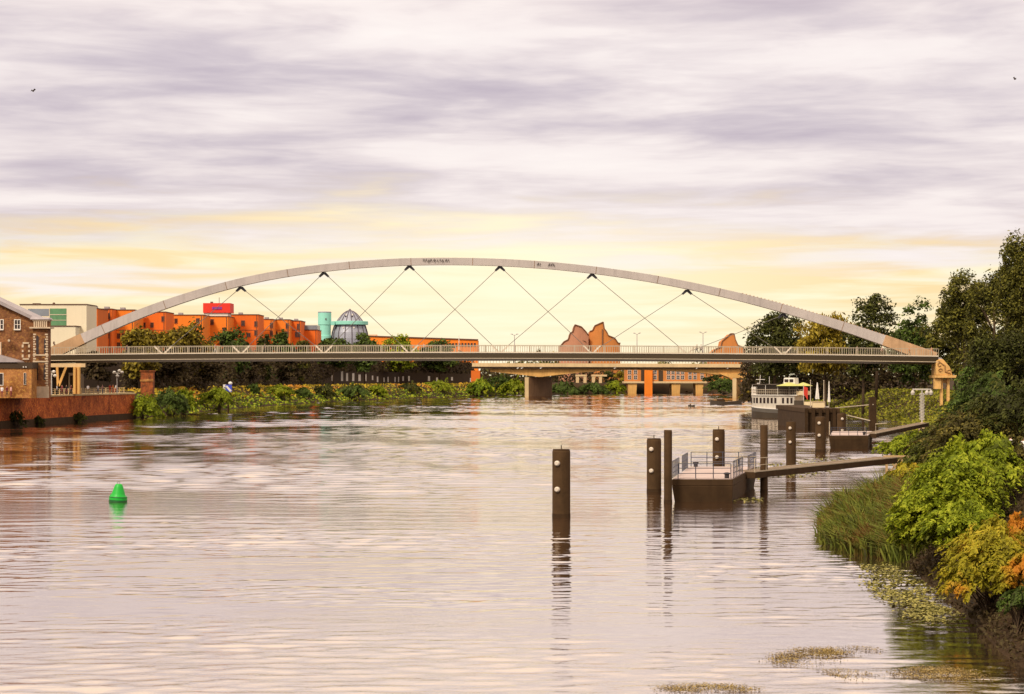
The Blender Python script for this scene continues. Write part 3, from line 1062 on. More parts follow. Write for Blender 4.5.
gangway('long brown gangway sloping from the railed pontoon to a timber trestle on the bank', (16.9, 144.5, 1.56), (31.3, 166, 1.72), 1.5, .12)
gangway('dark gangway from the far pontoon up to the white lattice mast', (43.0, 240, 1.56), (56.0, 272, 2.1), 1.4, .0)


def trestle():
    X, Y = XP(894, 168), 168.0
    zt = ZP(455.5, Y)
    zb = gz(X, Y) - .3
    root = thing('timber_trestle', 'pale braced timber trestle carrying the bank end of the gangway', 'trestle', (X, Y, zb))
    for sx in (-.62, .62):
        part('post', 'timber_pale', root, lambda b: b.box(X + sx - .09, X + sx + .09, Y - .1, Y + .1, zb, zt - .15))
    part('brace', 'timber_pale', root, lambda b: b.bar((X - .5, Y - .16, zb + .5), (X + .5, Y - .16, zt - .3), .12))
    part('brace', 'timber_pale', root, lambda b: b.bar((X + .5, Y - .29, zb + .5), (X - .5, Y - .29, zt - .3), .12))
    part('top_beam', 'timber_pale', root, lambda b: b.box(X - .9, X + 1.5, Y - .2, Y + .2, zt - .147, zt))


trestle()


def lattice_mast():
    Y = 276.0
    X = XP(922, Y)
    zb = gz(X, Y) - .2
    zt = ZP(390, Y)
    root = thing('lattice_mast', 'white openwork mast with lamp arm beside the far gangway', 'mast', (X, Y, zb))
    mb = MB()
    for k in range(9):
        za = 2.4 + (zt - .4 - 2.4) * k / 9
        zc = 2.4 + (zt - .4 - 2.4) * (k + 1) / 9
        zm = (za + zc) / 2
        for s in (-1, 1):
            mb.bar((X, Y, za), (X + s * .36, Y, zm), .16, .12)
            mb.bar((X + s * .36, Y, zm), (X, Y, zc), .16, .12)
    mb.build('lattice', 'mast_white', root)
    part('pole', 'mast_white', root, lambda b: b.tube([(X, Y, zb), (X, Y, zt)], [.12, .08], 8))
    part('base', 'tan_light', root, lambda b: b.lathe((X, Y, zb), [(.5, 0), (.45, 1.2), (.3, 1.6)], 12))
    part('cross_arm', 'mast_white', root, lambda b: b.box(XP(912.5, Y), XP(931, Y), Y - .08, Y + .08, zt, zt + .2))
    for px in (912.8, 927, 931):
        part('lamp', 'mast_white', root, lambda b: b.lathe((XP(px, Y), Y, zt - .75), [(.05, 0), (.24, .1), (.3, .4), (.12, .74)], 10))


lattice_mast()


def barrier():
    Y = 300.0
    X = XP(872.5, Y)
    zb = gz(X, Y) - .2
    root = thing('pipe_barrier', 'dark post carrying long horizontal pipes along the grassy bank', 'barrier', (X, Y, zb))
    part('post', 'pile_wet', root, lambda b: b.box(X - .5, X + .5, Y - .4, Y + .4, zb - 1, ZP(397, Y)))
    part('pipe', 'rail_pale', root, lambda b: b.tube([(XP(835, Y + 30), Y + 30, ZP(408, Y + 30)), (X, Y - .5, ZP(404.5, Y))], .08, 6))
    part('pipe', 'rail_pale', root, lambda b: b.tube([(XP(848, Y + 20), Y + 20, ZP(415.5, Y + 20)), (XP(869, Y), Y - .6, ZP(420.5, Y))], .08, 6))
    part('pipe', 'rail_pale', root, lambda b: b.tube([(XP(875, Y), Y - .5, ZP(424, Y)), (XP(888, Y), Y + 1, ZP(423.5, Y))], .08, 6))


barrier()


def landing_stage():
    root = thing('landing_stage', 'big dark timber landing stage in front of the moored passenger boat', 'jetty', (47, 320, 0))
    zt = ZP(408, 318)
    x0, x1 = XP(804, 318), XP(836, 318)
    part('platform', 'hull_brown', root, lambda b: b.box(x0, x1, 314, 352, zt - .7, zt), bevel=.05)
    part('fender_wall', 'pile_wet', root, lambda b: b.box(x0 + .1, x1 - .1, 314.2, 350, -1.5, zt - .703))
    for px in (806, 813, 820, 827, 834):
        part('pile', 'pile_wet', root, lambda b: b.box(XP(px, 314) - .25, XP(px, 314) + .25, 313.5, 313.99, -1.5, zt + .05))
    return zt


zst = landing_stage()


def closed_parasol(label, px, Y, ybot, ytop, r):
    X = XP(px, Y)
    root = thing('closed_parasol', label, 'parasol', (X, Y, zst))
    zt = ZP(ytop, Y)
    zb = ZP(ybot, Y)
    part('pole', 'rail_pale', root, lambda b: b.tube([(X, Y, zst), (X, Y, zt)], .05, 6))
    mb = MB()
    n = 14
    prof = [(r, zb), (r * .9, zb + .4), (r * .6, (zb + zt) / 2), (r * .35, zt - .5), (.06, zt)]
    rings = [[(X + rr * (1 + .18 * (-1) ** a) * math.cos(2 * math.pi * a / n), Y + rr * (1 + .18 * (-1) ** a) * math.sin(2 * math.pi * a / n), z) for a in range(n)] for rr, z in prof]
    for a, b in zip(rings[:-1], rings[1:]):
        for j in range(n):
            mb.poly([a[j], a[(j + 1) % n], b[(j + 1) % n], b[j]])
    mb.poly(rings[0])
    mb.build('canopy', 'white_paint', root)


closed_parasol('furled white parasol, wide at its foot, behind the cream box', 817.3, 330, 399, 382.5, .32)
closed_parasol('tall thin furled white parasol at the right edge of the landing stage', 829, 325, 402, 381.5, .2)
for px, yt, lb in ((810.5, 381, 'thin grey pole left of the furled parasols on the landing stage'), (823.8, 381.5, 'thin grey pole between the two furled white parasols')):
    t = thing('flag_pole', lb, 'pole', (XP(px, 328), 328, zst))
    part('shaft', 'rail_pale', t, lambda b: b.tube([(XP(px, 328), 328, zst), (XP(px, 328), 328, ZP(yt, 328))], [.09, .05], 8))
    part('finial', 'rail_pale', t, lambda b: b.lathe((XP(px, 328), 328, ZP(yt, 328)), [(.03, 0), (.11, .08), (.03, .2)], 8))
cb = thing('planter_box', 'cream planter box on the dark landing stage under the parasols', 'planter', (XP(818, 321), 321, zst))
part('crate', 'boat_cream', cb, lambda b: b.box(XP(812.5, 321), XP(824, 321), 320.5, 321.5, zst, zst + .95), bevel=.04)
part('rim', 'tan_light', cb, lambda b: b.box(XP(812, 321), XP(824.5, 321), 320.4, 321.6, zst + .953, zst + 1.03))


# ------------------------------------------------------------------ passenger boat
def passenger_boat():
    Y = 405.0
    root = thing('passenger_boat', 'white and grey two deck passenger boat moored beneath the right end of the bridge', 'boat', (XP(790, Y), Y, 0))
    L = 17.0
    c0 = root.location
    ang = R(-33)

    def T(x, y, z):
        return Vector((c0.x + x * math.cos(ang) - y * math.sin(ang), c0.y + x * math.sin(ang) + y * math.cos(ang), z))

    def half(t):
        return 2.5 * (min(1, (t / .12)) ** .5 if t < .12 else 1) * (1 if t < .7 else max(.02, 1 - ((t - .7) / .3) ** 2))

    def band(mb, z0f, z1f, k0, k1, t0=0.0, t1=1.0, n=40):
        ring0, ring1 = [], []
        ts = [t0 + (t1 - t0) * i / n for i in range(n + 1)]
        for side in (-1, 1):
            for t in (ts if side < 0 else ts[::-1]):
                x = -L / 2 + L * t
                ring0.append(T(x, side * half(t) * k0, z0f(t)))
                ring1.append(T(x, side * half(t) * k1, z1f(t)))
        m = len(ring0)
        for j in range(m):
            mb.poly([ring0[j], ring0[(j + 1) % m], ring1[(j + 1) % m], ring1[j]])
        # deck strips
        for i in range(n):
            for rg in (ring0, ring1):
                mb.poly([rg[i], rg[i + 1], rg[m - 2 - i], rg[m - 1 - i]])

    sheer = lambda t: 1.75 + .5 * abs(t - .5) ** 2 * 4
    mb = MB()
    band(mb, lambda t: -.6, lambda t: sheer(t) - .75, .82, .97)
    mb.build('hull', 'boat_dark', root)
    mb = MB()
    band(mb, lambda t: sheer(t) - .747, lambda t: sheer(t), .98, 1.0)
    mb.build('bulwark', 'boat_hull', root)
    mb = MB()
    band(mb, lambda t: sheer(t) + .003, lambda t: sheer(t) + .18, 1.02, 1.02)
    mb.build('rubbing_strake', 'white_paint', root)
    z1 = 4.55
    mb = MB()
    band(mb, lambda t: sheer(t) + .183, lambda t: z1, .92, .90, .02, .62)
    cabin = mb.build('cabin', 'boat_white', root)
    mb = MB()
    band(mb, lambda t: sheer(t) + .183, lambda t: 3.3, .93, .9, .64, .93)
    mb.build('foredeck_bulwark', 'boat_cream', root)
    mb = MB()
    band(mb, lambda t: z1 + .003, lambda t: z1 + .16, .99, .99, .0, .66)
    mb.build('upper_deck', 'white_paint', root)
    # windows down the side that faces the viewer and round the stern
    for i, t in enumerate(list(np.linspace(.07, .36, 7)) + [.46, .52, .57]):
        xa, xb = -L / 2 + L * t, -L / 2 + L * (t + .026)
        ya, yb = -half(t) * .93 - .02, -half(t + .026) * .93 - .02
        w = part('window', 'glass_dark', cabin, lambda b: b.hexa([T(xa, ya, 3.0), T(xb, yb, 3.0), T(xb, yb + .1, 3.0), T(xa, ya + .1, 3.0)], [T(xa, ya, 4.1), T(xb, yb, 4.1), T(xb, yb + .1, 4.1), T(xa, ya + .1, 4.1)]))
    for i in range(3):
        yy = -1.5 + i * 1.2
        part('window', 'glass_dark', cabin, lambda b: b.hexa([T(-L / 2 + .35, yy, 3.0), T(-L / 2 + .35, yy + .7, 3.0), T(-L / 2 + .6, yy + .7, 3.0), T(-L / 2 + .6, yy, 3.0)], [T(-L / 2 + .35, yy, 4.1), T(-L / 2 + .35, yy + .7, 4.1), T(-L / 2 + .6, yy + .7, 4.1), T(-L / 2 + .6, yy, 4.1)]))
    part('gangway_door', 'boat_dark', root, lambda b: b.bar(T(L * .12, -2.42, 3.0), T(L * .24, -2.42, 3.0), .12, 1.2))
    # upper deck railing and awning posts
    mb = MB()
    ts = np.linspace(.02, .65, 26)
    for s in (-1, 1):
        for t in ts:
            mb.tube([T(-L / 2 + L * t, s * half(t) * .96, z1 + .16), T(-L / 2 + L * t, s * half(t) * .96, z1 + 1.2)], .022, 5)
        for hh in (.7, 1.2):
            mb.tube([T(-L / 2 + L * t, s * half(t) * .96, z1 + hh) for t in ts], .04, 5)
    mb.build('deck_railing', 'rail_pale', root)
    mb = MB()
    band(mb, lambda t: z1 + .17, lambda t: z1 + 1.75, .90, .90, .015, .11)
    mb.build('stern_screen', 'white_paint', root)
    part('interior_shade', 'boat_dark', root, lambda b: b.hexa([T(-6.5, -1.4, z1 + .165), T(1.2, -1.4, z1 + .165), T(1.2, 1.4, z1 + .165), T(-6.5, 1.4, z1 + .165)], [T(-6.5, -1.4, z1 + 2.1), T(1.2, -1.4, z1 + 2.1), T(1.2, 1.4, z1 + 2.1), T(-6.5, 1.4, z1 + 2.1)]))  # dark block standing in for the shaded interior of the open deck
    part('awning', 'boat_dark', root, lambda b: b.hexa([T(-7.6, -2.1, z1 + 2.15), T(-1.6, -2.1, z1 + 2.15), T(-1.6, 2.1, z1 + 2.15), T(-7.6, 2.1, z1 + 2.15)], [T(-7.6, -1.9, z1 + 2.32), T(-1.6, -1.9, z1 + 2.32), T(-1.6, 1.9, z1 + 2.32), T(-7.6, 1.9, z1 + 2.32)]))
    mb = MB()
    for x in (-7.4, -4.5, -1.8):
        for y in (-2, 2):
            mb.tube([T(x, y, z1 + .16), T(x, y, z1 + 2.15)], .05, 5)
    mb.build('awning_posts', 'white_paint', root)
    wh = part('wheelhouse', 'white_paint', root, lambda b: b.hexa([T(-1.0, -1.0, z1 + 2.105), T(1.5, -1.0, z1 + 2.105), T(1.5, 1.0, z1 + 2.105), T(-1.0, 1.0, z1 + 2.105)], [T(-.9, -.9, z1 + 3.6), T(1.4, -.9, z1 + 3.6), T(1.4, .9, z1 + 3.6), T(-.9, .9, z1 + 3.6)]))
    part('window', 'glass_dark', wh, lambda b: (b.bar(T(-.75, -1.0, z1 + 3.0), T(.1, -1.0, z1 + 3.0), .06, .6), b.bar(T(.35, -1.0, z1 + 3.0), T(1.2, -1.0, z1 + 3.0), .06, .6)))
    part('mast', 'white_paint', root, lambda b: (b.tube([T(-7.0, 0, z1 + .16), T(-6.6, 0, ZP(375, Y))], [.09, .05], 6), b.bar(T(-7.6, 0, ZP(379.5, Y)), T(-5.6, 0, ZP(379.5, Y)), .1), b.bar(T(-7.2, 0, ZP(383, Y)), T(-6.8, 0, ZP(388, Y)), .5, .1)))
    for x, py in ((-4.6, 376.5), (-.2, 376.3)):
        part('aerial', 'white_paint', root, lambda b: b.tube([T(x, 0, z1 + 2.1), T(x, 0, ZP(py, Y))], .05, 5))
    # lime parasols opened over the upper deck
    for x, r, y in ((.6, 2.6, -1.7), (3.2, 1.9, -.6)):
        p = part('parasol', 'parasol_lime', root, lambda b: b.lathe(T(x, y, z1 + 1.95), [(r, 0), (r * .98, .06), (r * .45, .45), (.08, .72)], 12))
        part('pole', 'white_paint', p, lambda b: b.tube([T(x, y, z1 + .16), T(x, y, z1 + 2.6)], .04, 5))
    f = part('flag_staff', 'white_paint', root, lambda b: b.tube([T(4.0, -2.2, 2.2), T(4.0, -2.2, ZP(383, Y))], .05, 5))
    mb = MB()
    zf = ZP(386, Y)
    cols = [[T(4.05 + i * .3, -2.2 + .12 * math.sin(i * 1.9), zf - .22 * i * .5 - h) for h in (0, 1.7 + .25 * i)] for i in range(4)]
    for a, b in zip(cols[:-1], cols[1:]):
        mb.hexa([a[0], b[0], b[1], a[1]], [p + Vector((0, .03, 0)) for p in (a[0], b[0], b[1], a[1])])
    mb.build('flag', 'flag_red', f)
    part('deck_table', 'boat_cream', root, lambda b: b.hexa([T(2.2, -1.8, z1 + .165), T(4.6, -1.8, z1 + .165), T(4.6, 0, z1 + .165), T(2.2, 0, z1 + .165)], [T(2.2, -1.8, z1 + .95), T(4.6, -1.8, z1 + .95), T(4.6, 0, z1 + .95), T(2.2, 0, z1 + .95)]))


passenger_boat()


def small_boat(label, px, py, L, H):
    Y = YW(py)
    X = XP(px, Y)
    root = thing('small_boat', label, 'boat', (X, Y, 0))
    mb = MB()
    n = 14
    for i in range(n):
        ra, rb = [], []
        for t, rr in ((i / n, ra), ((i + 1) / n, rb)):
            hw = L * .14 * max(.03, (1 - abs(2 * t - 1) ** 2.6))
            sh = H * (1 + .5 * abs(2 * t - 1) ** 2)
            x = X - L / 2 + L * t
            rr += [(x, Y - hw, sh), (x, Y - hw * .6, -.2), (x, Y + hw * .6, -.2), (x, Y + hw, sh)]
        mb.hexa(ra, rb)
    mb.build('hull', 'boat_dark', root)
    part('thwart', 'timber_pale', root, lambda b: b.box(X - .2, X + .3, Y - L * .12, Y + L * .12, H * .95, H * 1.08))
    part('cuddy', 'hull_brown', root, lambda b: b.box(X - L * .28, X - L * .05, Y - L * .08, Y + L * .08, H * .98, H * 1.9), bevel=.1)


small_boat('long dark low boat lying by the right pier of the road bridge', 726, 404.5, 9.5, .9)
small_boat('tiny dark boat alone on the water between the bridge piers', 691.5, 406.5, 1.9, .35)
small_boat('tiny dark boat just in front of the orange riverside building', 688, 393.2, 4.0, .6)


# ------------------------------------------------------------------ buoy
def buoy():
    Y = YW(501.5)
    X = XP(118, Y)
    root = thing('buoy', 'bright green conical navigation buoy floating alone on the left of the river', 'buoy', (X, Y, 0))
    part('float', 'buoy_green', root, lambda b: b.lathe((X, Y, -.25), [(.55, 0), (.61, .1), (.61, .55), (.57, .62)], 28), smooth=False)
    part('waterline_band', 'buoy_dark', root, lambda b: b.lathe((X, Y, -.2), [(.617, 0), (.617, .32)], 28))
    part('rib', 'buoy_dark', root, lambda b: b.lathe((X, Y, .27), [(.618, 0), (.628, .03), (.618, .06)], 28))
    part('cone', 'buoy_green', root, lambda b: b.lathe((X, Y, .373), [(.52, 0), (.46, .12), (.30, .62), (.23, .78), (.18, .82)], 28))
    mb = MB()
    mb.tube([(X - .02 + .085 * math.cos(t), Y, 1.26 + .085 * math.sin(t)) for t in np.linspace(0, 6.28, 14)], .022, 6)
    mb.build('lifting_ring', 'buoy_ring', root)
    part('side_fin', 'buoy_green', root, lambda b: b.extr([(X - .58, .37), (X - .36, .37), (X - .3, .62), (X - .40, .62)], Y - .03, Y + .03))
    root.rotation_euler = (0, R(3), 0)


buoy()


# ------------------------------------------------------------------ road bridge behind
def road_bridge():
    Y0, Y1 = 832.0, 856.0
    Y = Y0
    root = thing('road_bridge', 'tan concrete road bridge on haunched piers behind the arch bridge', 'bridge', (XP(620, Y), 844, 12))
    xa, xb = XP(472, Y), XP(835, Y)
    zt = lambda px: ZP(362.5 + .006 * abs(px - 560), Y)
    part('parapet', 'tan_light', root, lambda b: b.hexa([(xa, Y0 - .5, zt(472) - 1.5), (xa, Y0, zt(472) - 1.5), (xa, Y0, zt(472)), (xa, Y0 - .5, zt(472))], [(xb, Y0 - .5, zt(835) - 1.5), (xb, Y0, zt(835) - 1.5), (xb, Y0, zt(835)), (xb, Y0 - .5, zt(835))]))
    part('deck', 'grey_girder', root, lambda b: b.box(xa, xb, Y0 + .003, Y1, ZP(368.4, Y), ZP(365.9, Y)))
    # haunched girder
    px = np.linspace(490, 752, 60)

    def soffit(p):
        dd = min(abs(p - 540), abs(p - 738))
        return 369.9 + 7.2 * max(0, 1 - dd / 96) ** 1.8
    prof = [(XP(p, Y + 1.5), ZP(soffit(p), Y + 1.5)) for p in px] + [(XP(752, Y + 1.5), ZP(368.5, Y + 1.5)), (XP(490, Y + 1.5), ZP(368.5, Y + 1.5))]
    mb = MB()
    for i in range(len(px) - 1):
        a, b = prof[i], prof[i + 1]
        top = ZP(368.45, Y)
        mb.hexa([(a[0], Y0 + 1.5, a[1]), (a[0], Y1 - 1.5, a[1]), (a[0], Y1 - 1.5, top), (a[0], Y0 + 1.5, top)], [(b[0], Y0 + 1.5, b[1]), (b[0], Y1 - 1.5, b[1]), (b[0], Y1 - 1.5, top), (b[0], Y0 + 1.5, top)])
    mb.build('haunched_girder', 'tan_concrete', root)

    def wall_pier(pxa, pxb, yt, yfar, mat):
        x0, x1 = XP(pxa, Y0 + 2), XP(pxb, Y0 + 2)
        p = part('pier', mat, root, lambda b: b.hexa([(x0, Y0 + 2, -2), (x0 + 1.6, Y0 + 1.6, -2), (x1, yfar, -2), (x1 - 1.6, yfar, -2)], [(x0, Y0 + 2, ZP(yt, Y0)), (x0 + 1.6, Y0 + 1.6, ZP(yt, Y0)), (x1, yfar, ZP(yt, Y0)), (x1 - 1.6, yfar, ZP(yt, Y0))]))
        part('end_face', 'tan_light', p, lambda b: b.box(x0 - .3, x0 + 1.3, Y0 + 1.0, Y0 + 1.55, -2, ZP(yt, Y0)))  # bright end face against the dark flank, face shading put into colour
        return p
    wall_pier(525.5, 553, 377.2, Y1 - 3, 'pier_brown')
    wall_pier(733, 744, 377.2, Y0 + 14, 'tan_concrete')
    part('pier_head', 'tan_concrete', root, lambda b: b.hexa([(XP(731, Y), Y0 + .9, ZP(378, Y)), (XP(745, Y), Y0 + .9, ZP(378, Y)), (XP(745, Y), Y0 + 15, ZP(378, Y)), (XP(731, Y), Y0 + 15, ZP(378, Y))], [(XP(719, Y), Y0 + .9, ZP(373.5, Y)), (XP(753, Y), Y0 + .9, ZP(373.5, Y)), (XP(753, Y), Y0 + 15, ZP(373.5, Y)), (XP(719, Y), Y0 + 15, ZP(373.5, Y))]))
    part('abutment', 'rust_wall', root, lambda b: b.box(XP(471, Y), XP(480, Y), Y0 + .5, Y1, 3.5, ZP(370.6, Y)))
    # parapet rail
    mb = MB()
    for p in np.linspace(472, 835, 120):
        x = XP(p, Y)
        mb.box(x - .12, x + .12, Y0 - .3, Y0 - .1, zt(p), zt(p) + 1.3)
    mb.bar((xa, Y0 - .2, zt(472) + 1.3), (xb, Y0 - .2, zt(835) + 1.3), .15)
    mb.build('railing', 'rail_pale', root)
    # seagull-like white fittings and conduits under the parapet
    for p in (517, 521, 540, 614, 696, 727):
        part('bracket', 'white_paint', root, lambda b: b.bar((XP(p, Y), Y0 - .05, ZP(368.5, Y)), (XP(p + 2.5, Y), Y0 - .05, ZP(366.6, Y)), .3, .45))
    return zt


rb_top = road_bridge()


def street_lamp(label, px, ytop, Y, double=True):
    X = XP(px, Y)
    zb = rb_top(px) - 1.2
    zt = ZP(ytop, Y)
    root = thing('street_lamp', label, 'street lamp', (X, Y, zb), 'street lamps on the road bridge')
    part('mast', 'slate_roof', root, lambda b: b.tube([(X, Y, zb), (X, Y, zt)], [.24, .12], 8))
    for s in (-1, 1):
        a = part('arm', 'slate_roof', root, lambda b: b.tube([(X, Y, zt - .2), (X + s * 1.2, Y, zt + .35)], .1, 6))
        part('lamp_head', 'slate_roof', a, lambda b: b.box(X + s * 1.2 - .45, X + s * 1.2 + .45, Y - .25, Y + .25, zt + .28, zt + .52))


street_lamp('faint double armed street lamp left of the stepped brick towers', 514.5, 335, 842)
street_lamp('double armed street lamp right of the stepped brick towers', 637, 334, 842)
street_lamp('double armed street lamp beside the small stepped gable', 703, 333, 842)


# ------------------------------------------------------------------ buildings
def window(parent, xc, zc, w, h, yf, frame='frame_white', glass='glass_dark', mull=1, bars=1):
    mb = MB()
    mb.k = 0
    t = min(.14, w * .14)
    mb.box(xc - w / 2 - t, xc - w / 2, yf - .10, yf + .05, zc - h / 2 - t, zc + h / 2 + t)
    mb.box(xc + w / 2, xc + w / 2 + t, yf - .10, yf + .05, zc - h / 2 - t, zc + h / 2 + t)
    mb.box(xc - w / 2, xc + w / 2, yf - .098, yf + .05, zc + h / 2, zc + h / 2 + t)
    mb.box(xc - w / 2, xc + w / 2, yf - .16, yf + .05, zc - h / 2 - t, zc - h / 2)
    for i in range(mull):
        x = xc - w / 2 + w * (i + 1) / (mull + 1)
        mb.box(x - t * .35, x + t * .35, yf - .07, yf - .03, zc - h / 2, zc + h / 2)
    for i in range(bars - 1):
        z = zc - h / 2 + h * (i + 1) / bars
        mb.box(xc - w / 2, xc + w / 2, yf - .066, yf - .034, z - t * .35, z + t * .35)
    mb.k = 1
    mb.box(xc - w / 2, xc + w / 2, yf - .028, yf - .006, zc - h / 2, zc + h / 2)
    return mb.build('window', [frame, glass], parent)


def mill():
    Y = 331.0
    root = thing('brick_mill', 'tall dark brick mill with banded corner tower at the left edge', 'building', (-90, Y, 5.1))
    z0 = 4.9
    xr = XP(34, Y)
    xl = XP(-125, Y)
    rx = XP(-45, Y)
    ze, zr = ZP(319.5, Y), ZP(283, Y)
    mb = MB()
    mb.extr([(xl, z0), (xr, z0), (xr, ze), (rx, zr), (xl, ze)], Y, Y + 7)
    wall = mb.build('wall', 'mill_brick', root)
    mb = MB()
    for a, b in (((xr + .7, ze - .45), (rx, zr)), ((xl - .7, ze - .45), (rx, zr))):
        mb.hexa([(a[0], Y - .7, a[1] + .03), (a[0], Y + 7.5, a[1] + .03), (a[0], Y + 7.5, a[1] + .62), (a[0], Y - .7, a[1] + .62)], [(b[0], Y - .7, b[1] + .03), (b[0], Y + 7.5, b[1] + .03), (b[0], Y + 7.5, b[1] + .62), (b[0], Y - .7, b[1] + .62)])
    mb.build('roof', 'slate_roof', root)
    for px in (0.5, 17.5):
        w = window(wall, XP(px, Y), ZP(324.5, Y), 5.2 * Y / F, 9 * Y / F, Y - .02, 'frame_white', 'glass_dark', 1, 2)
        part('sill', 'frame_white', w, lambda b: b.box(XP(px - 3.4, Y), XP(px + 3.4, Y), Y - .3, Y - .19, ZP(330.2, Y), ZP(328.9, Y)))
    # bricked-up opening outlined in pale blocks, round tie plate
    mb = MB()
    for px, py, w, h in ((26, 343, 6.5, 1.5), (26, 359, 6.5, 1.5), (22.8, 346, 1.8, 3), (29.2, 346, 1.8, 3), (22.8, 351, 1.6, 2), (29.2, 351, 1.6, 2), (22.8, 356, 1.8, 3), (29.2, 356, 1.8, 3)):
        mb.box(XP(px - w / 2, Y), XP(px + w / 2, Y), Y - .1, Y, ZP(py + h / 2, Y), ZP(py - h / 2, Y))
    mb.build('blind_opening', 'stone_pale', root)
    part('tie_plate', 'stone_pale', root, lambda b: b.tube([(XP(9, Y), Y - .12, ZP(340.5, Y)), (XP(9, Y), Y, ZP(340.5, Y))], .2, 10))
    part('side_pilaster', 'stone_pale', root, lambda b: b.box(XP(-1.5, Y), XP(1.4, Y), Y - .12, Y, ZP(356, Y), ZP(342, Y)))
    # corner tower
    Yt = Y - 1.2
    x0, x1 = XP(33.5, Yt), XP(47.5, Yt)
    d1 = Y + 1.2
    zt = ZP(320, Yt)
    tw = part('tower', 'mill_brick', root, lambda b: b.box(x0, x1, Yt, d1, z0, zt))
    mb = MB()
    for k in range(26):
        za = z0 + .3 + (zt - z0 - 2.4) * k / 26
        l = .42 if k % 2 else .26
        for xa, xb in ((x0 - .04, x0 + l), (x1 - l, x1 + .04)):
            mb.box(xa, xb, Yt - .05, Yt + .3, za, za + .25)
    for py in (355, 361.5):
        mb.box(x0 - .1, x1 + .1, Yt - .1, Yt + .4, ZP(py + .7, Yt), ZP(py - .7, Yt))
    mb.build('stone_bands', 'stone_pale', tw)
    mb = MB()
    mb.box(x0 - .55, x1 + .55, Yt - .5, d1, ZP(328.5, Yt), ZP(327, Yt))
    mb.box(x0 - .15, x1 + .15, Yt - .2, d1, ZP(321, Yt), ZP(319.5, Yt))
    for i in range(7):
        x = x0 + (x1 - x0) * (i + .5) / 7
        mb.box(x - .1, x + .1, Yt - .15, Yt, ZP(326.9, Yt), ZP(321.1, Yt))
    mb.build('cornice', 'stone_pale', tw)
    part('tower_roof', 'slate_roof', tw, lambda b: b.hexa([(x0 - .5, Yt - .4, ZP(319.4, Yt)), (x1 + .4, Yt - .4, ZP(319.4, Yt)), (x1 + .4, d1, ZP(319.4, Yt)), (x0 - .5, d1, ZP(319.4, Yt))], [(x0 - .3, Yt, ZP(316.3, Yt)), (x1 + .1, Yt, ZP(317.5, Yt)), (x1 + .1, d1, ZP(317.5, Yt)), (x0 - .3, d1, ZP(316.3, Yt))]))
    for px, pa, pb, w in ((37.4, 335, 354, 2.6), (45, 338, 354, 2.0), (37, 364, 380, 2.6), (44.6, 364, 380, 2.0)):
        mb = MB()
        a, b = XP(px - w / 2, Yt), XP(px + w / 2, Yt)
        za, zb = ZP(pb, Yt), ZP(pa, Yt)
        mb.extr([(a, za), (b, za), (b, zb - .3), ((a + b) / 2, zb), (a, zb - .3)], Yt - .03, Yt + .1)
        mb.build('lancet_window', 'glass_dark', tw)
    part('plinth', 'stone_pale', tw, lambda b: b.box(x0 - .2, x1 + .25, Yt - .22, Yt - .05, z0, ZP(386.5, Yt)))


mill()


def annex():
    Y = 326.0
    root = thing('brick_annex', 'low orange brick annex in front of the dark mill', 'building', (-86, Y, 5.1))
    xl, xr = XP(-90, Y), XP(31.5, Y)
    zt = ZP(368.5, Y)
    wl = part('wall', 'annex_brick', root, lambda b: b.box(xl, xr, Y, Y + 4.8, 4.9, zt))
    part('fascia', 'shade_brown', root, lambda b: b.box(xl, xr + .15, Y - .15, Y + 4.8, zt + .003, ZP(362.3, Y)))  # dark gap under the roof, drawn as a solid dark band
    part('roof', 'slate_roof', root, lambda b: b.extr([(xl, ZP(362.2, Y)), (XP(17.5, Y), ZP(362.2, Y)), (XP(16, Y), ZP(360.8, Y)), (XP(-8, Y), ZP(354, Y)), (xl, ZP(354, Y))], Y - .4, Y + 4.8))
    for px, w, pa, pb, fr in ((1.0, 4, 373.5, 385, 'frame_white'), (25, 1.8, 373, 384.5, 'frame_white')):
        window(wl, XP(px, Y), ZP((pa + pb) / 2, Y), w * Y / F, (pb - pa) * Y / F, Y - .02, fr, 'glass_dark', 0, 1)
    part('wall_lamp', 'white_paint', root, lambda b: (b.box(XP(23.5, Y), XP(24.5, Y), Y - .4, Y - .16, ZP(367.5, Y), ZP(366.4, Y)), b.box(XP(26, Y), XP(27, Y), Y - .4, Y - .16, ZP(367.5, Y), ZP(366.4, Y))))


annex()


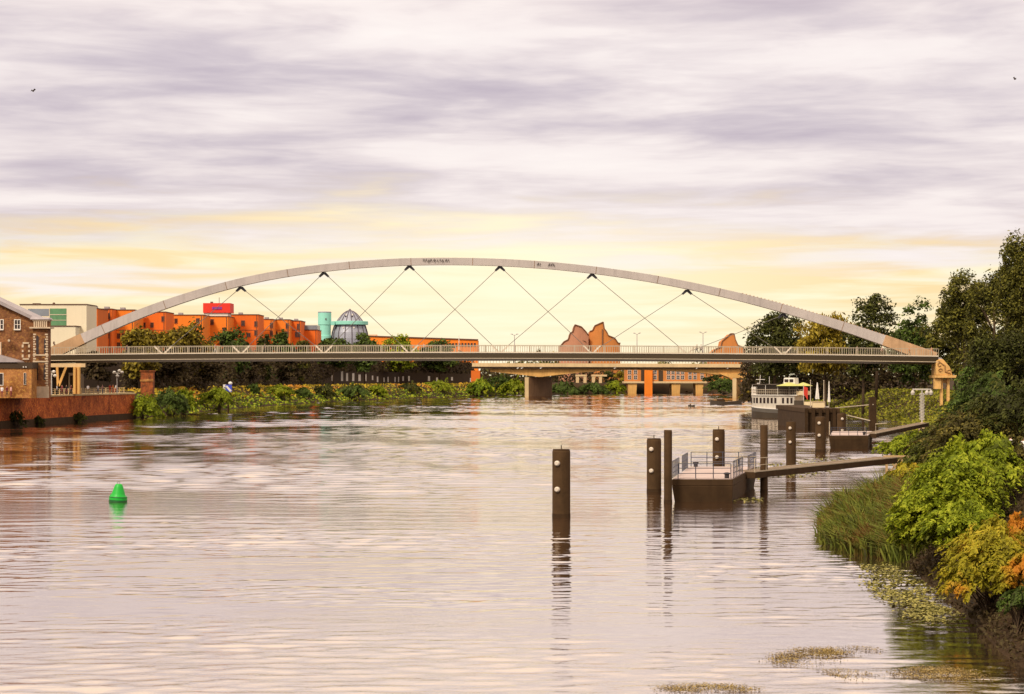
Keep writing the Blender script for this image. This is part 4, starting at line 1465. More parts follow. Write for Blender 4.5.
def quay():
    line = [(-110, 15), (-102, 150), (-92, 250), (-84, 327), (-77.6, 386), (-75.3, 399)]
    root = thing('quay_wall', 'long red brick quay wall along the left bank with tan coping', 'wall', (-84, 327, 0))
    mb, cp = MB(), MB()
    for (xa, ya), (xb, yb) in zip(line[:-1], line[1:]):
        mb.hexa([(xa, ya, -2), (xb, yb, -2), (xb - 3.4, yb, -2), (xa - 3.4, ya, -2)], [(xa, ya, 4.9), (xb, yb, 4.9), (xb - 3.4, yb, 4.9), (xa - 3.4, ya, 4.9)])
        cp.hexa([(xa + .15, ya, 4.903), (xb + .15, yb, 4.903), (xb - 3.4, yb, 4.903), (xa - 3.4, ya, 4.903)], [(xa + .15, ya, 5.2), (xb + .15, yb, 5.2), (xb - 3.4, yb, 5.2), (xa - 3.4, ya, 5.2)])
    mb.build('masonry', 'quay_brick', root)
    ft = MB()
    for (xa, ya), (xb, yb) in zip(line[:-1], line[1:]):
        ft.hexa([(xa + .5, ya, -2), (xb + .5, yb, -2), (xb - 1, yb, -2), (xa - 1, ya, -2)], [(xa + .25, ya, 1.1), (xb + .25, yb, 1.1), (xb - 1, yb, 1.1), (xa - 1, ya, 1.1)])
    ft.build('footing', 'pile_wet', root)
    cp.build('coping', 'coping', root)
    r2 = thing('quay_railing', 'pale metal railing with upright posts along the quay edge', 'railing', (-84, 327, 5.2))
    p, q = Vector((-91, 258, 5.2)), Vector((-77.4, 388, 5.2))
    # follows the coping
    P = [Vector((np.interp(y, [250, 327, 386, 399], [-92, -84, -77.6, -75.3]) - .25, y, 5.2)) for y in np.linspace(290, 394, 44)]
    for a in P:
        part('post', 'tan_light', r2, lambda b: b.box(a.x - .07, a.x + .07, a.y - .07, a.y + .07, 5.2, 6.25))
    part('rails', 'tan_light', r2, lambda b: [(b.tube([v + Vector((0, 0, hh)) for v in P], .04, 5)) for hh in (.4, .72, 1.02)])


quay()


def white_building():
    Y = 575.0
    root = thing('cream_building', 'cream flat roofed building with green glazing beside the orange blocks', 'building', (XP(60, Y), Y, 5.1))
    z0 = 4.9
    part('main_block', 'cream_wall', root, lambda b: b.box(XP(20, Y), XP(86.5, Y), Y, Y + 14, z0, ZP(304.8, Y)))
    part('roof_edge', 'roof_edge', root, lambda b: b.box(XP(19.5, Y), XP(87, Y), Y - .2, Y + 14, ZP(304.7, Y), ZP(303.9, Y)))
    f = part('front_block', 'cream_wall', root, lambda b: b.box(XP(46, Y - 6), XP(75.5, Y - 6), Y - 6, Y - .003, z0, ZP(326.5, Y - 6)))
    part('front_coping', 'roof_edge', f, lambda b: b.box(XP(46, Y - 6), XP(76.5, Y - 6), Y - 6.2, Y - .006, ZP(326.4, Y - 6), ZP(325.6, Y - 6)))
    part('emblem', 'roof_edge', f, lambda b: (b.box(XP(53.2, Y - 6), XP(54.6, Y - 6), Y - 6.1, Y - 6, ZP(344, Y - 6), ZP(341.5, Y - 6)), b.box(XP(53.8, Y - 6), XP(55.4, Y - 6), Y - 6.1, Y - 6, ZP(346, Y - 6), ZP(344.2, Y - 6))))
    g = part('green_glazing', 'glass_green', root, lambda b: b.box(XP(50, Y), XP(66.5, Y), Y - .05, Y + .02, ZP(325.5, Y), ZP(308.5, Y)))
    part('glazing_bars', 'cream_shade', g, lambda b: (b.box(XP(50, Y), XP(66.5, Y), Y - .12, Y - .053, ZP(315, Y), ZP(314.3, Y)), b.box(XP(50, Y), XP(66.5, Y), Y - .12, Y - .053, ZP(320.4, Y), ZP(319.9, Y)), b.box(XP(49.3, Y), XP(50, Y), Y - .12, Y, ZP(325.5, Y), ZP(308.5, Y))))
    part('strip_window', 'glass_grey', root, lambda b: b.box(XP(28, Y), XP(49, Y), Y - .06, Y + .02, ZP(316, Y), ZP(308.8, Y)))
    part('roof_vent', 'roof_edge', root, lambda b: (b.lathe((XP(51.5, Y), Y + 3, ZP(303.8, Y)), [(.35, 0), (.4, .25), (.2, .5)], 10), b.box(XP(30, Y), XP(37, Y), Y + 3, Y + 5, ZP(303.8, Y), ZP(302.8, Y))))


white_building()


def orange_block(label, x0, x1, ytop, Y, mat, wins, extra=None, depth=16.0, ybase=351):
    root = thing('orange_block', label, 'building', (XP((x0 + x1) / 2, Y), Y, 5.1), 'stepped row of orange flat blocks behind the bridge')
    w = part('wall', mat, root, lambda b: b.box(XP(x0, Y), XP(x1, Y), Y, Y + depth, 4.9, ZP(ytop + .7, Y)))
    part('roof_edge', 'roof_edge', root, lambda b: b.box(XP(x0, Y) - .15, XP(x1, Y) + .15, Y - .2, Y + depth, ZP(ytop + .69, Y), ZP(ytop, Y)))
    for px, py, ww, hh in wins:
        window(w, XP(px, Y), ZP(py, Y), ww * Y / F, hh * Y / F, Y - .02, 'frame_rust', 'glass_dark', 1, 1)
    k = (x1 - x0) * Y / F
    part('downpipe', 'roof_edge', root, lambda b: b.box(XP(x1, Y) - .6, XP(x1, Y) - .42, Y - .16, Y - .003, 5, ZP(ytop + 1.2, Y)))
    if k > 3.2 and ytop != 316:
        part('roof_vent', 'slate_roof', root, lambda b: b.box(XP(x0, Y) + k * .3, XP(x0, Y) + k * .3 + 1.4, Y + 3, Y + 5, ZP(ytop, Y) + .003, ZP(ytop, Y) + .7))
        part('string_course', 'roof_edge', root, lambda b: b.box(XP(x0, Y) + .01, XP(x1, Y) - .01, Y - .05, Y - .003, ZP(330.4, Y), ZP(329.9, Y)))
    if extra:
        extra(root)
    return root


grid = lambda xs, ys, w, h: [(x, y, w, h) for y in ys for x in xs]
Q = 1.26
orange_block('narrow rust orange block end touching the cream building', 86.8, 97.5, 308, Q*478, 'rust_wall', [(91.5, 314.8, 3.2, 5.5), (91.5, 325, 3.2, 5.5), (90.5, 337, 2.6, 4.5), (90, 345, 2.6, 5), (94.5, 345, 2.6, 5)])
orange_block('orange block with window rows just right of the cream building', 98.2, 111.5, 308.5, Q*492, 'deep_orange', [(107.8, 316, 3.4, 5.5), (101.5, 345, 2.8, 5), (106.5, 345, 2.8, 5), (102, 336, 2.6, 4.6), (107.5, 336, 2.6, 4.6)])
orange_block('bright orange block above the left foot of the arch', 111.5, 134, 309.4, Q*498, 'orange_wall', [(130, 316, 3, 5)] + grid((114, 118.7, 123.5, 128.5), (336, 345), 2.7, 4.8))
orange_block('orange block half hidden by the arch and round trees', 134.8, 165.5, 311.5, Q*512, 'deep_orange', [(144, 325, 2.8, 4.5), (152, 325, 2.8, 4.5), (163, 319, 2.6, 5), (140, 336, 2.6, 4.8)])
orange_block('orange block behind the tallest olive tree', 165.5, 203, 314.5, Q*530, 'orange_wall', [(197.8, 321, 3, 5), (176, 321, 2.6, 4.5), (184, 330, 2.6, 4.5)],
             lambda r: part('drainpipe', 'frame_white', r, lambda b: b.box(XP(168.8, Q*530), XP(169.5, Q*530), Q*530-.3, Q*530-.05, 5, ZP(315.6, Q*530))))


def red_box(r):
    Y = Q*544.0
    hd = part('roof_house', 'frame_white', r, lambda b: b.box(XP(203.3, Y), XP(227.5, Y), Y + 1, Y + 9, ZP(317.3, Y), ZP(312.8, Y)))
    pn = part('sign_box', 'red_panel', r, lambda b: b.box(XP(202.8, Y), XP(230, Y), Y + .5, Y + 9.5, ZP(312.7, Y), ZP(303, Y)))
    mb = MB()
    for i, (a, wd, hh) in enumerate(((212, 1.0, 2.6), (213.4, 1.1, 2.2), (214.9, .9, 2.6), (216.2, 1.1, 2.4), (217.7, .9, 2.6), (219, 1.1, 2.2), (220.5, 1, 2.6))):
        mb.box(XP(a, Y), XP(a + wd, Y), Y + .3, Y + .5, ZP(308 + hh / 2, Y), ZP(308 - hh / 2, Y))
    mb.build('sign_lettering', 'purple_sign', pn)
    part('aerial', 'roof_edge', r, lambda b: (b.tube([(XP(217.5, Y), Y + 4, ZP(303, Y)), (XP(217.5, Y), Y + 4, ZP(297, Y))], .1, 5), b.box(XP(208.5, Y), XP(211, Y), Y + 4, Y + 5, ZP(302.9, Y), ZP(301.2, Y))))


orange_block('orange block topped by a red sign box with purple lettering', 203.8, 228, 316, Q*544, 'orange_wall', [(212, 322, 3, 5.2), (224, 330, 2.6, 4.6)], red_box)
orange_block('deep orange block just right of the red sign box', 228.2, 258.2, 314.2, Q*556, 'deep_orange', [(229.8, 322.3, 2.8, 5.2), (243, 323.2, 3.2, 5), (248.5, 335, 3.4, 3.5), (256, 324, 2.8, 5), (256, 333, 2.8, 5)])
orange_block('orange block with paired narrow windows nearer the teal tower', 259.5, 272.5, 318.8, Q*572, 'orange_wall', [(259 + 12.5, 325.5, 2.6, 4.8), (271.4, 333.5, 2.6, 4.8)])
orange_block('orange block second from the teal tower', 272.5, 289.5, 319.2, Q*580, 'orange_wall', [(287.3, 326, 2.6, 5), (287.3, 334, 2.6, 5), (276, 334, 2.6, 5)])
orange_block('tall narrow deep orange block end near the teal tower', 289.8, 300.8, 320.4, Q*586, 'deep_orange', [(298.5, 326.5, 2.6, 5), (299, 334.5, 2.4, 5), (303 - 6.5, 334.5, 2.4, 5)])
orange_block('low red orange block with grey glazed roof beside the teal tower', 301.2, 317.2, 329.5, Q*596, 'deep_orange', [(302.8, 334.8, 2.2, 4.5)],
             lambda r: part('glazed_roof', 'glass_grey', r, lambda b: b.box(XP(301.5, Q*596), XP(317, Q*596), Q*596+.5, Q*596+12, ZP(329.4, Q*596), ZP(325.2, Q*596))))


def low_orange():
    Y = 965.0
    root = thing('orange_hall', 'long low orange building with a row of dark windows behind bushes', 'building', (XP(430, Y), Y, 5.1))
    wl = part('wall', 'orange_wall', root, lambda b: b.hexa([(XP(366, Y), Y, 4.9), (XP(478, Y), Y - 6, 4.9), (XP(478, Y), Y + 20, 4.9), (XP(366, Y), Y + 20, 4.9)], [(XP(366, Y), Y, ZP(336.2, Y)), (XP(478, Y), Y - 6, ZP(340.2, Y)), (XP(478, Y), Y + 20, ZP(340.2, Y)), (XP(366, Y), Y + 20, ZP(336.2, Y))]))
    part('roof_edge', 'roof_edge', root, lambda b: b.bar((XP(366, Y), Y - .2, ZP(335.9, Y)), (XP(478.4, Y), Y - 6.2, ZP(339.9, Y)), .5, .5))
    for i, px in enumerate(np.linspace(438, 475, 13)):
        yy = Y - 6 * (px - 366) / 112
        window(wl, XP(px, Y), ZP(344.9, Y), .75, 1.5, yy - .1, 'frame_rust', 'glass_dark', 0, 1)
    part('roof_house', 'cream_shade', root, lambda b: b.box(XP(368, Y), XP(376, Y), Y + 3, Y + 10, ZP(336.5, Y), ZP(334.3, Y)))
    part('mast', 'white_paint', root, lambda b: b.tube([(XP(459, Y - 7), Y - 7.5, 5), (XP(459, Y - 7), Y - 7.5, ZP(336, Y))], .16, 6))


low_orange()


def museum():
    Y = 860.0
    root = thing('domed_museum', 'grey zinc dome with teal gallery ring and round teal stair tower', 'museum', (XP(345, Y), Y, 5.1))
    X = XP(348.6, Y)
    s = Y / F
    prof = []
    zb, zt = 5.0, ZP(310, Y)
    Hh = ZP(310, Y) - ZP(338, Y)
    rad = lambda t: s * float(np.interp(1 - t, [0, .03, .09, .157, .336, .52, .8, 1.0], [.4, 3.4, 6.0, 8.0, 12.0, 15.4, 17.8, 18.4]))
    for k in range(24):
        t = 1 - (1 - k / 23) ** 1.7
        z = ZP(338, Y) + Hh * t
        r = rad(t)
        prof.append((r, z - zb))
    prof = [(18.6 * s, 0), (18.3 * s, ZP(344, Y) - zb)] + prof
    dome = part('dome', 'zinc', root, lambda b: b.lathe((X, Y + 7, zb), prof, 40))
    mb = MB()
    for a in range(16):
        an = 2 * math.pi * (a + .5) / 16
        mb.tube([(X + (r + .05) * math.cos(an), Y + 7 + (r + .05) * math.sin(an), zb + z) for r, z in prof[1:]], .22, 5)
    mb.build('ribs', 'zinc_dark', dome)
    part('finial', 'zinc_dark', dome, lambda b: b.lathe((X, Y + 7, zt - .2), [(.8, 0), (.5, .6), (.1, 1.0)], 10))
    part('gallery', 'teal_paint', root, lambda b: b.lathe((X, Y + 7, ZP(324.6, Y)), [(13 * s, 0), (18.4 * s, .1), (18.4 * s, 1.5), (17.8 * s, 1.6), (11 * s, 1.55)], 40))
    for dx, py in ((-3.1, 314.3), (3.1, 314.3), (-5.3, 327.5), (5.3, 327.5), (-3.5, 316.2), (3.0, 316.2)):
        t = (ZP(py, Y) - ZP(338, Y)) / Hh
        r = rad(t)
        xx = dx * s
        yy = Y + 7 - math.sqrt(max(.1, r * r - xx * xx))
        part('porthole', 'frame_white' if py not in (316.2,) else 'glass_dark', dome, lambda b: b.tube([(X + xx, yy - .35, ZP(py, Y)), (X + xx, yy + .6, ZP(py, Y))], .36, 12))
    xt = XP(324.2, Y)
    tw = part('stair_tower', 'teal_paint', root, lambda b: b.lathe((xt, Y + 2, zb), [(6.7 * s, 0), (6.7 * s, ZP(335.5, Y) - zb), (6.2 * s, ZP(335.3, Y) - zb), (6.2 * s, ZP(324.9, Y) - zb), (6.7 * s, ZP(324.6, Y) - zb), (6.7 * s, ZP(312.6, Y) - zb)], 28))
    part('tower_cap', 'zinc', tw, lambda b: b.lathe((xt, Y + 2, ZP(312.55, Y)), [(6.8 * s, 0), (6.8 * s, .35), (6.2 * s, .45)], 28))
    part('small_window', 'zinc_dark', tw, lambda b: b.box(xt + 1.2 * s, xt + 2.4 * s, Y + 2 - 6.8 * s, Y + 2 - 6.2 * s, ZP(320, Y), ZP(318.2, Y)))
    part('link_bridge', 'teal_paint', root, lambda b: b.box(XP(329.5, Y), XP(334.5, Y), Y + 1, Y + 4, ZP(325, Y), ZP(321.3, Y)))


museum()


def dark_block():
    """the long range of low buildings, wall colour darkened for shade, that closes the promenade behind the trees"""
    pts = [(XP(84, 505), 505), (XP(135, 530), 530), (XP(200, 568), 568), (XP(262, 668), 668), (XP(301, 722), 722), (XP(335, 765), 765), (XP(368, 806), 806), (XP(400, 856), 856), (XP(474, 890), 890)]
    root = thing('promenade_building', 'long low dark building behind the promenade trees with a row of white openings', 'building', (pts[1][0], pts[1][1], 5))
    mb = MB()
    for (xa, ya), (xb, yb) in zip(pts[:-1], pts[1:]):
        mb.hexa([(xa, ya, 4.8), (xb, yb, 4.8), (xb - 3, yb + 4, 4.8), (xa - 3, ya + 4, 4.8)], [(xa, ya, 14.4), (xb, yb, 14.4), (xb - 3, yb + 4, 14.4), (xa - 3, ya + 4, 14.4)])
    wl = mb.build('wall', 'shade_brown', root)
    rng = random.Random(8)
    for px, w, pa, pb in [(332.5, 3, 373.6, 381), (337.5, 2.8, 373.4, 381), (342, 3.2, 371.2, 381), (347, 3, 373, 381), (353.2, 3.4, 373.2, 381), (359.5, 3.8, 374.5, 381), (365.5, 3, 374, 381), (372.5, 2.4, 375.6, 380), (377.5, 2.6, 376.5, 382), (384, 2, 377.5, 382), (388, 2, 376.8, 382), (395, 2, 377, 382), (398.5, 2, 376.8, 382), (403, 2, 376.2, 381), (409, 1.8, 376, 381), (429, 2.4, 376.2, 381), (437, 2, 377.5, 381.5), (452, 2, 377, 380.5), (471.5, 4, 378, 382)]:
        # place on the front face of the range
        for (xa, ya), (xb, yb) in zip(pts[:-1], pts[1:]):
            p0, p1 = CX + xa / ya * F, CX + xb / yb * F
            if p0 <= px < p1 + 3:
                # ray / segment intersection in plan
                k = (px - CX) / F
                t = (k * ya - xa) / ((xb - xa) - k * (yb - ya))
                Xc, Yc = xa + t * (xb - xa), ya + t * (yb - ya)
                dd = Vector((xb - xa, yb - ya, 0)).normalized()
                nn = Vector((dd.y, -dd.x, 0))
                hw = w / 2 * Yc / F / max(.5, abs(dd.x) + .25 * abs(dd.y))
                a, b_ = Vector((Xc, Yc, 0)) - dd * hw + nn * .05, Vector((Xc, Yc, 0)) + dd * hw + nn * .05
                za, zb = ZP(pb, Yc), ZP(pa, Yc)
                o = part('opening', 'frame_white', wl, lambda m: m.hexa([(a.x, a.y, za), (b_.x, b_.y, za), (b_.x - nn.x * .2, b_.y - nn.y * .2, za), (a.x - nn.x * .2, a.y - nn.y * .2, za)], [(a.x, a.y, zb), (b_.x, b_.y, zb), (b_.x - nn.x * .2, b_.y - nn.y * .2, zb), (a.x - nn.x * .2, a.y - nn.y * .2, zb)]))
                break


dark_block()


def stepped_towers():
    Y = 1130.0
    sc = 1 / 5.78

    def outline(pts, ox=510, oy=300):
        return [(XP(ox + a * sc, Y), ZP(oy + b * sc, Y)) for a, b in pts]
    for lab, mat, o, dp in (
        ('pinkish brick tower with curved stepped top, left of the pair', 'pink_brick', [(285, 300), (295, 265), (312, 243), (340, 228), (345, 196), (368, 180), (371, 143), (412, 156), (438, 184), (455, 206), (455, 300)], 0),
        ('orange brick tower with curved stepped top, right of the pair', 'orange_brick', [(463, 300), (463, 182), (484, 175), (490, 150), (541, 127), (546, 165), (562, 186), (570, 206), (608, 221), (627, 250), (641, 300)], 4)):
        pr = outline(o)
        base = ZP(372, Y)
        pr[0] = (pr[0][0], 5.0)
        pr[-1] = (pr[-1][0], 5.0)
        xm = sum(p[0] for p in pr) / len(pr)
        root = thing('stepped_tower', lab, 'tower', (xm, Y, 5))
        mb = MB()
        # curved front: thin vertical facets set on an arc
        lo, hi = min(p[0] for p in pr), max(p[0] for p in pr)
        top = sorted(pr[1:-1])
        n = 30

        def zt(x):
            return float(np.interp(x, [p[0] for p in top], [p[1] for p in top]))
        for i in range(n):
            xa, xb = lo + (hi - lo) * i / n, lo + (hi - lo) * (i + 1) / n
            arc = lambda x: Y + dp + 10 * ((x - xm) / (hi - lo)) ** 2
            za, zb = zt(xa), zt(xb)
            mb.hexa([(xa, arc(xa), 5), (xa, Y + 26, 5), (xa, Y + 26, za), (xa, arc(xa), za)], [(xb, arc(xb), 5), (xb, Y + 26, 5), (xb, Y + 26, zb), (xb, arc(xb), zb)])
        mb.build('wall', mat, root)
        mb = MB()
        for i in range(n):
            xa, xb = lo + (hi - lo) * i / n, lo + (hi - lo) * (i + 1) / n
            mb.bar((xa, Y + dp + 10 * ((xa - xm) / (hi - lo)) ** 2 - .1, zt(xa) + .2), (xb, Y + dp + 10 * ((xb - xm) / (hi - lo)) ** 2 - .1, zt(xb) + .2), .8, .5)
        mb.build('coping', 'brick_edge', root)
        if dp:
            part('slit', 'brick_edge', root, lambda b: b.box(XP(602.2, Y), XP(603.4, Y), Y + dp - .6, Y + dp - .05, ZP(345, Y), ZP(329, Y)))
        else:
            part('ramp_band', 'brick_edge', root, lambda b: (b.bar((XP(570, Y), Y + 1.0, ZP(336, Y)), (XP(586, Y), Y + 1.2, ZP(341.5, Y)), .6, .35), b.bar((XP(566, Y), Y + 1.0, ZP(343.5, Y)), (XP(572, Y), Y + 1.0, ZP(338, Y)), .6, .35)))
    # smaller stepped gable to the right
    o = [(405, 320), (412, 308), (440, 282), (468, 276), (474, 240), (508, 212), (522, 196), (546, 196), (552, 232), (567, 264), (602, 276), (606, 320)]
    pr = [(XP(640 + a * sc, Y), ZP(300 + b * sc, Y)) for a, b in o]
    xm = sum(p[0] for p in pr) / len(pr)
    root = thing('stepped_gable', 'small reddish stepped brick gable near the dark trees on the right', 'tower', (xm, Y, 5))
    top = pr[:]
    lo, hi = pr[0][0], pr[-1][0]
    mb = MB()
    n = 26
    zt = lambda x: float(np.interp(x, [p[0] for p in top], [p[1] for p in top]))
    for i in range(n):
        xa, xb = lo + (hi - lo) * i / n, lo + (hi - lo) * (i + 1) / n
        mb.hexa([(xa, Y, 5), (xa, Y + 18, 5), (xa, Y + 18, zt(xa)), (xa, Y, zt(xa))], [(xb, Y, 5), (xb, Y + 18, 5), (xb, Y + 18, zt(xb)), (xb, Y, zt(xb))])
    mb.build('wall', 'orange_brick', root)
    mb = MB()
    for i in range(n):
        xa, xb = lo + (hi - lo) * i / n, lo + (hi - lo) * (i + 1) / n
        mb.bar((xa, Y - .1, zt(xa) + .2), (xb, Y - .1, zt(xb) + .2), .7, .45)
    mb.build('coping', 'brick_edge', root)


stepped_towers()


def river_house():
    Y = 968.0
    root = thing('river_house', 'orange brick building with paired windows standing on legs in the river', 'building', (XP(668, Y), Y, 0))
    zt, zb = ZP(366, Y), ZP(381.3, Y)
    wl = part('wall', 'orange_brick', root, lambda b: b.box(XP(626, Y), XP(706, Y), Y, Y + 16, zb, zt))
    part('floor_slab', 'tan_light', root, lambda b: b.box(XP(624, Y), XP(707, Y), Y - .5, Y + 16, zb - .9, zb - .003))
    for px in (629.5, 635.5, 655, 668.5, 673, 678, 682.5, 690, 695, 702):
        for py in (372.2, 377.3):
            window(wl, XP(px, Y), ZP(py, Y), 1.45, 1.75, Y - .02, 'frame_white', 'glass_dark', 1, 2)
    part('recess_shade', 'shade_brown', wl, lambda b: b.box(XP(641, Y), XP(644.2, Y), Y - .12, Y - .01, zb + .1, zt - .3))  # flat dark panels on the wall, recess shade put into their colour
    part('recess_shade', 'shade_brown', wl, lambda b: b.box(XP(658.5, Y), XP(663, Y), Y - .12, Y - .01, zb + .1, zt - .3))
    part('corner_pier', 'orange_wall', root, lambda b: b.box(XP(644.3, Y), XP(652.2, Y), Y - 1.6, Y - .55, -1.5, ZP(369.2, Y)))
    for a, b_ in ((628, 637), (671.5, 680.5), (695.5, 703.5)):
        part('leg', 'tan_concrete', root, lambda b: b.hexa([(XP(a + .8, Y), Y + .5, -1.5), (XP(b_ - .8, Y), Y + .5, -1.5), (XP(b_ - .8, Y), Y + 14, -1.5), (XP(a + .8, Y), Y + 14, -1.5)], [(XP(a, Y), Y + .2, zb - .903), (XP(b_, Y), Y + .2, zb - .903), (XP(b_, Y), Y + 14, zb - .903), (XP(a, Y), Y + 14, zb - .903)]))


river_house()


def portal(label, pa, pb, Y):
    root = thing('concrete_portal', label, 'pier', (XP((pa + pb) / 2, Y), Y, gz(XP((pa + pb) / 2, Y), Y)), 'pale concrete portals beyond the road bridge')
    z0 = 3.0
    part('post', 'tan_light', root, lambda b: b.box(XP(pa, Y), XP(pa + 3, Y), Y, Y + 3, z0, ZP(376.5, Y)))
    part('post', 'tan_light', root, lambda b: b.box(XP(pb - 3, Y), XP(pb, Y), Y, Y + 3, z0, ZP(376.5, Y)))
    part('cap_beam', 'tan_light', root, lambda b: b.box(XP(pa - .5, Y), XP(pb + (5 if pb > 600 else .3), Y), Y - .2, Y + 3.2, ZP(376.4, Y), ZP(374.6, Y)))


portal('narrow pale concrete portal under the road bridge, left of two', 576, 586.5, 985)
portal('wider pale concrete portal under the road bridge, right of two', 592, 602, 985)


# ------------------------------------------------------------------ small items on the left bank
def river_sign():
    Y = 505.0
    X = XP(228.5, Y)
    zb = gz(X, Y) - .3
    root = thing('river_sign', 'blue and white square navigation sign on a dark post at the left bank', 'sign', (X, Y, zb))
    part('post', 'pile_wet', root, lambda b: b.tube([(X, Y, zb - 1), (X, Y, ZP(383, Y))], .22, 8))
    a = part('blue_board', 'sign_blue', root, lambda b: b.box(XP(225.6, Y), XP(232, Y), Y - .4, Y - .28, ZP(392, Y), ZP(384.8, Y)))
    part('white_stripe', 'white_paint', a, lambda b: b.bar((XP(226.4, Y), Y - .43, ZP(386, Y)), (XP(231.2, Y), Y - .43, ZP(391.2, Y)), .5, .05, up=(0, 1, 0)))
    part('white_board', 'white_paint', root, lambda b: b.box(XP(223.2, Y), XP(226.2, Y), Y - .2, Y - .1, ZP(390, Y), ZP(384.5, Y)))
    part('white_lamp', 'white_paint', root, lambda b: b.lathe((XP(230.3, Y), Y, ZP(384.6, Y)), [(.4, 0), (.55, .3), (.45, .6), (.1, .75)], 10))


river_sign()


def brick_pillar():
    Y = 446.0
    X = XP(147, Y)
    zb = gz(X, Y) - .2
    root = thing('brick_pillar', 'rust orange masonry pillar in the shade under the left of the bridge', 'pillar', (X, Y, zb))
    part('shaft', 'rust_trunk', root, lambda b: b.box(XP(140.5, Y), XP(153, Y), Y, Y + 2, zb, ZP(371.5, Y)), bevel=.15)
    part('band', 'annex_brick', root, lambda b: b.box(XP(140, Y), XP(153.5, Y), Y - .15, Y - .003, ZP(381.5, Y), ZP(379, Y)))
    part('cap', 'rust_trunk', root, lambda b: b.box(XP(139.8, Y), XP(153.8, Y), Y - .2, Y + 2.2, ZP(371.4, Y), ZP(370.4, Y)))


brick_pillar()


def quay_lamp(label, px, Y, ytop, heads):
    X = XP(px, Y)
    root = thing('quay_lamp', label, 'street lamp', (X, Y, 5.2))
    zt = ZP(ytop, Y)
    part('pole', 'white_paint', root, lambda b: b.tube([(X, Y, 5.2), (X, Y, zt)], [.12, .07], 8))
    for dx, dz in heads:
        a = part('arm', 'white_paint', root, lambda b: b.tube([(X, Y, zt - .3), (X + dx, Y, zt + dz)], .05, 6))
        part('globe', 'white_paint', a, lambda b: b.lathe((X + dx, Y, zt + dz), [(.08, -.25), (.3, -.1), (.34, .12), (.1, .3)], 12))


quay_lamp('white lamp post with side globes between the mill tower and bridge landing', 51.5, 352, 372.5, ((-.35, 0.1), (.4, 0.1), (.6, -.6)))
quay_lamp('white cluster lamp standing in the shade beyond the bridge landing', 117, 378, 372.5, ((-.5, 0), (.45, .3), (.1, -.7), (.95, 0)))


# ------------------------------------------------------------------ people
def person_mesh(stride, name):
    pts = [(0, 0, .95), (0, 0, 1.14), (0, .01, 1.36), (0, 0, 1.49), (0, -.02, 1.60), (0, -.01, 1.70)]
    rad = [.135, .125, .145, .055, .095, .07]
    ed = [(0, 1), (1, 2), (2, 3), (3, 4), (4, 5)]

    def chain(base, ps, rs):
        last = base
        for p, r in zip(ps, rs):
            pts.append(p)
            rad.append(r)
            ed.append((last, len(pts) - 1))
            last = len(pts) - 1
    for s in (-1, 1):
        k = stride * s
        chain(2, [(s * .17, 0, 1.41), (s * .225, -.06 * k, 1.15), (s * .23, -.22 * k - .06, .93), (s * .23, -.26 * k - .09, .82)], [.062, .045, .034, .036])
        chain(0, [(s * .09, 0, .88), (s * .10, .16 * k - .03, .49), (s * .10, .30 * k + .04, .09), (s * .105, .26 * k - .12, .045)], [.088, .06, .042, .042])
    me = bpy.data.meshes.new(name)
    me.from_pydata(pts, ed, [])
    o = bpy.data.objects.new(name, me)
    COL.objects.link(o)
    o.modifiers.new('skin', 'SKIN')
    for i, r in enumerate(rad):
        sv = me.skin_vertices[0].data[i]
        sv.radius = (r, r * (.8 if i in (0, 1, 2) else 1))
        sv.use_root = (i == 0)
    sb = o.modifiers.new('sub', 'SUBSURF')
    sb.levels = sb.render_levels = 2
    dg = bpy.context.evaluated_depsgraph_get()
    m2 = bpy.data.meshes.new_from_object(o.evaluated_get(dg))
    m2.name = name
    bpy.data.objects.remove(o)
    m2.materials.clear()
    for k in ('skin', 'cloth_white', 'cloth_navy', 'hair_dark'):
        m2.materials.append(M[k])
    for p in m2.polygons:
        c = p.center
        p.use_smooth = True
        if c.z > 1.66 or (c.z > 1.57 and c.y > .02):
            p.material_index = 3
        elif c.z > 1.47:
            p.material_index = 0
        elif c.z < .07:
            p.material_index = 3
        elif abs(c.x) > .175 and c.z < 1.12:
            p.material_index = 0
        elif c.z > .93:
            p.material_index = 1
        else:
            p.material_index = 2
    return m2


PM = [person_mesh(0.0, 'standing_figure'), person_mesh(1.0, 'walking_figure')]


def person(label, x, y, z, rz, pose, shirt, trousers, group, scale=1.0):
    o = bpy.data.objects.new('person', PM[pose])
    COL.objects.link(o)
    o.location = (x, y, z)
    o.rotation_euler = (0, 0, R(rz))
    o.scale = (scale,) * 3
    for i, mm in ((1, 'cloth_' + shirt), (2, 'cloth_' + trousers)):
        o.material_slots[i].link = 'OBJECT'
        o.material_slots[i].material = M[mm]
    return tag(o, label, 'person', group)


for px, rz, sh, tr, lb in (
    (127, 80, 'navy', 'navy', 'person in dark clothes walking on the bridge above the left bank trees'),
    (215, 95, 'pink', 'white', 'person in pink top on the bridge below the red sign box'),
    (265, -85, 'navy', 'black', 'person in dark clothes on the bridge left of the teal tower'),
    (424, -90, 'white', 'black', 'person in white shirt on the bridge in front of the low orange hall'),
    (697, -90, 'black', 'navy', 'person in black walking on the bridge, left of the two together'),
    (701, 90, 'white', 'black', 'person in white top walking on the bridge, right of the two together'),
    (857, 90, 'white', 'khaki', 'person in white top on the bridge before the yellow willow'),
    (882, -90, 'pink', 'khaki', 'person in pink top on the bridge beneath the right arch foot'),
    (909, 90, 'orange', 'khaki', 'person in orange top on the bridge close to its right end')):
    x = XP(px, YB - 3.2)
    person(lb, x, YB - 3.2, zdeck(x) + .02, rz, 1, sh, tr, 'people walking across the bridge')
x = XP(931, 369)
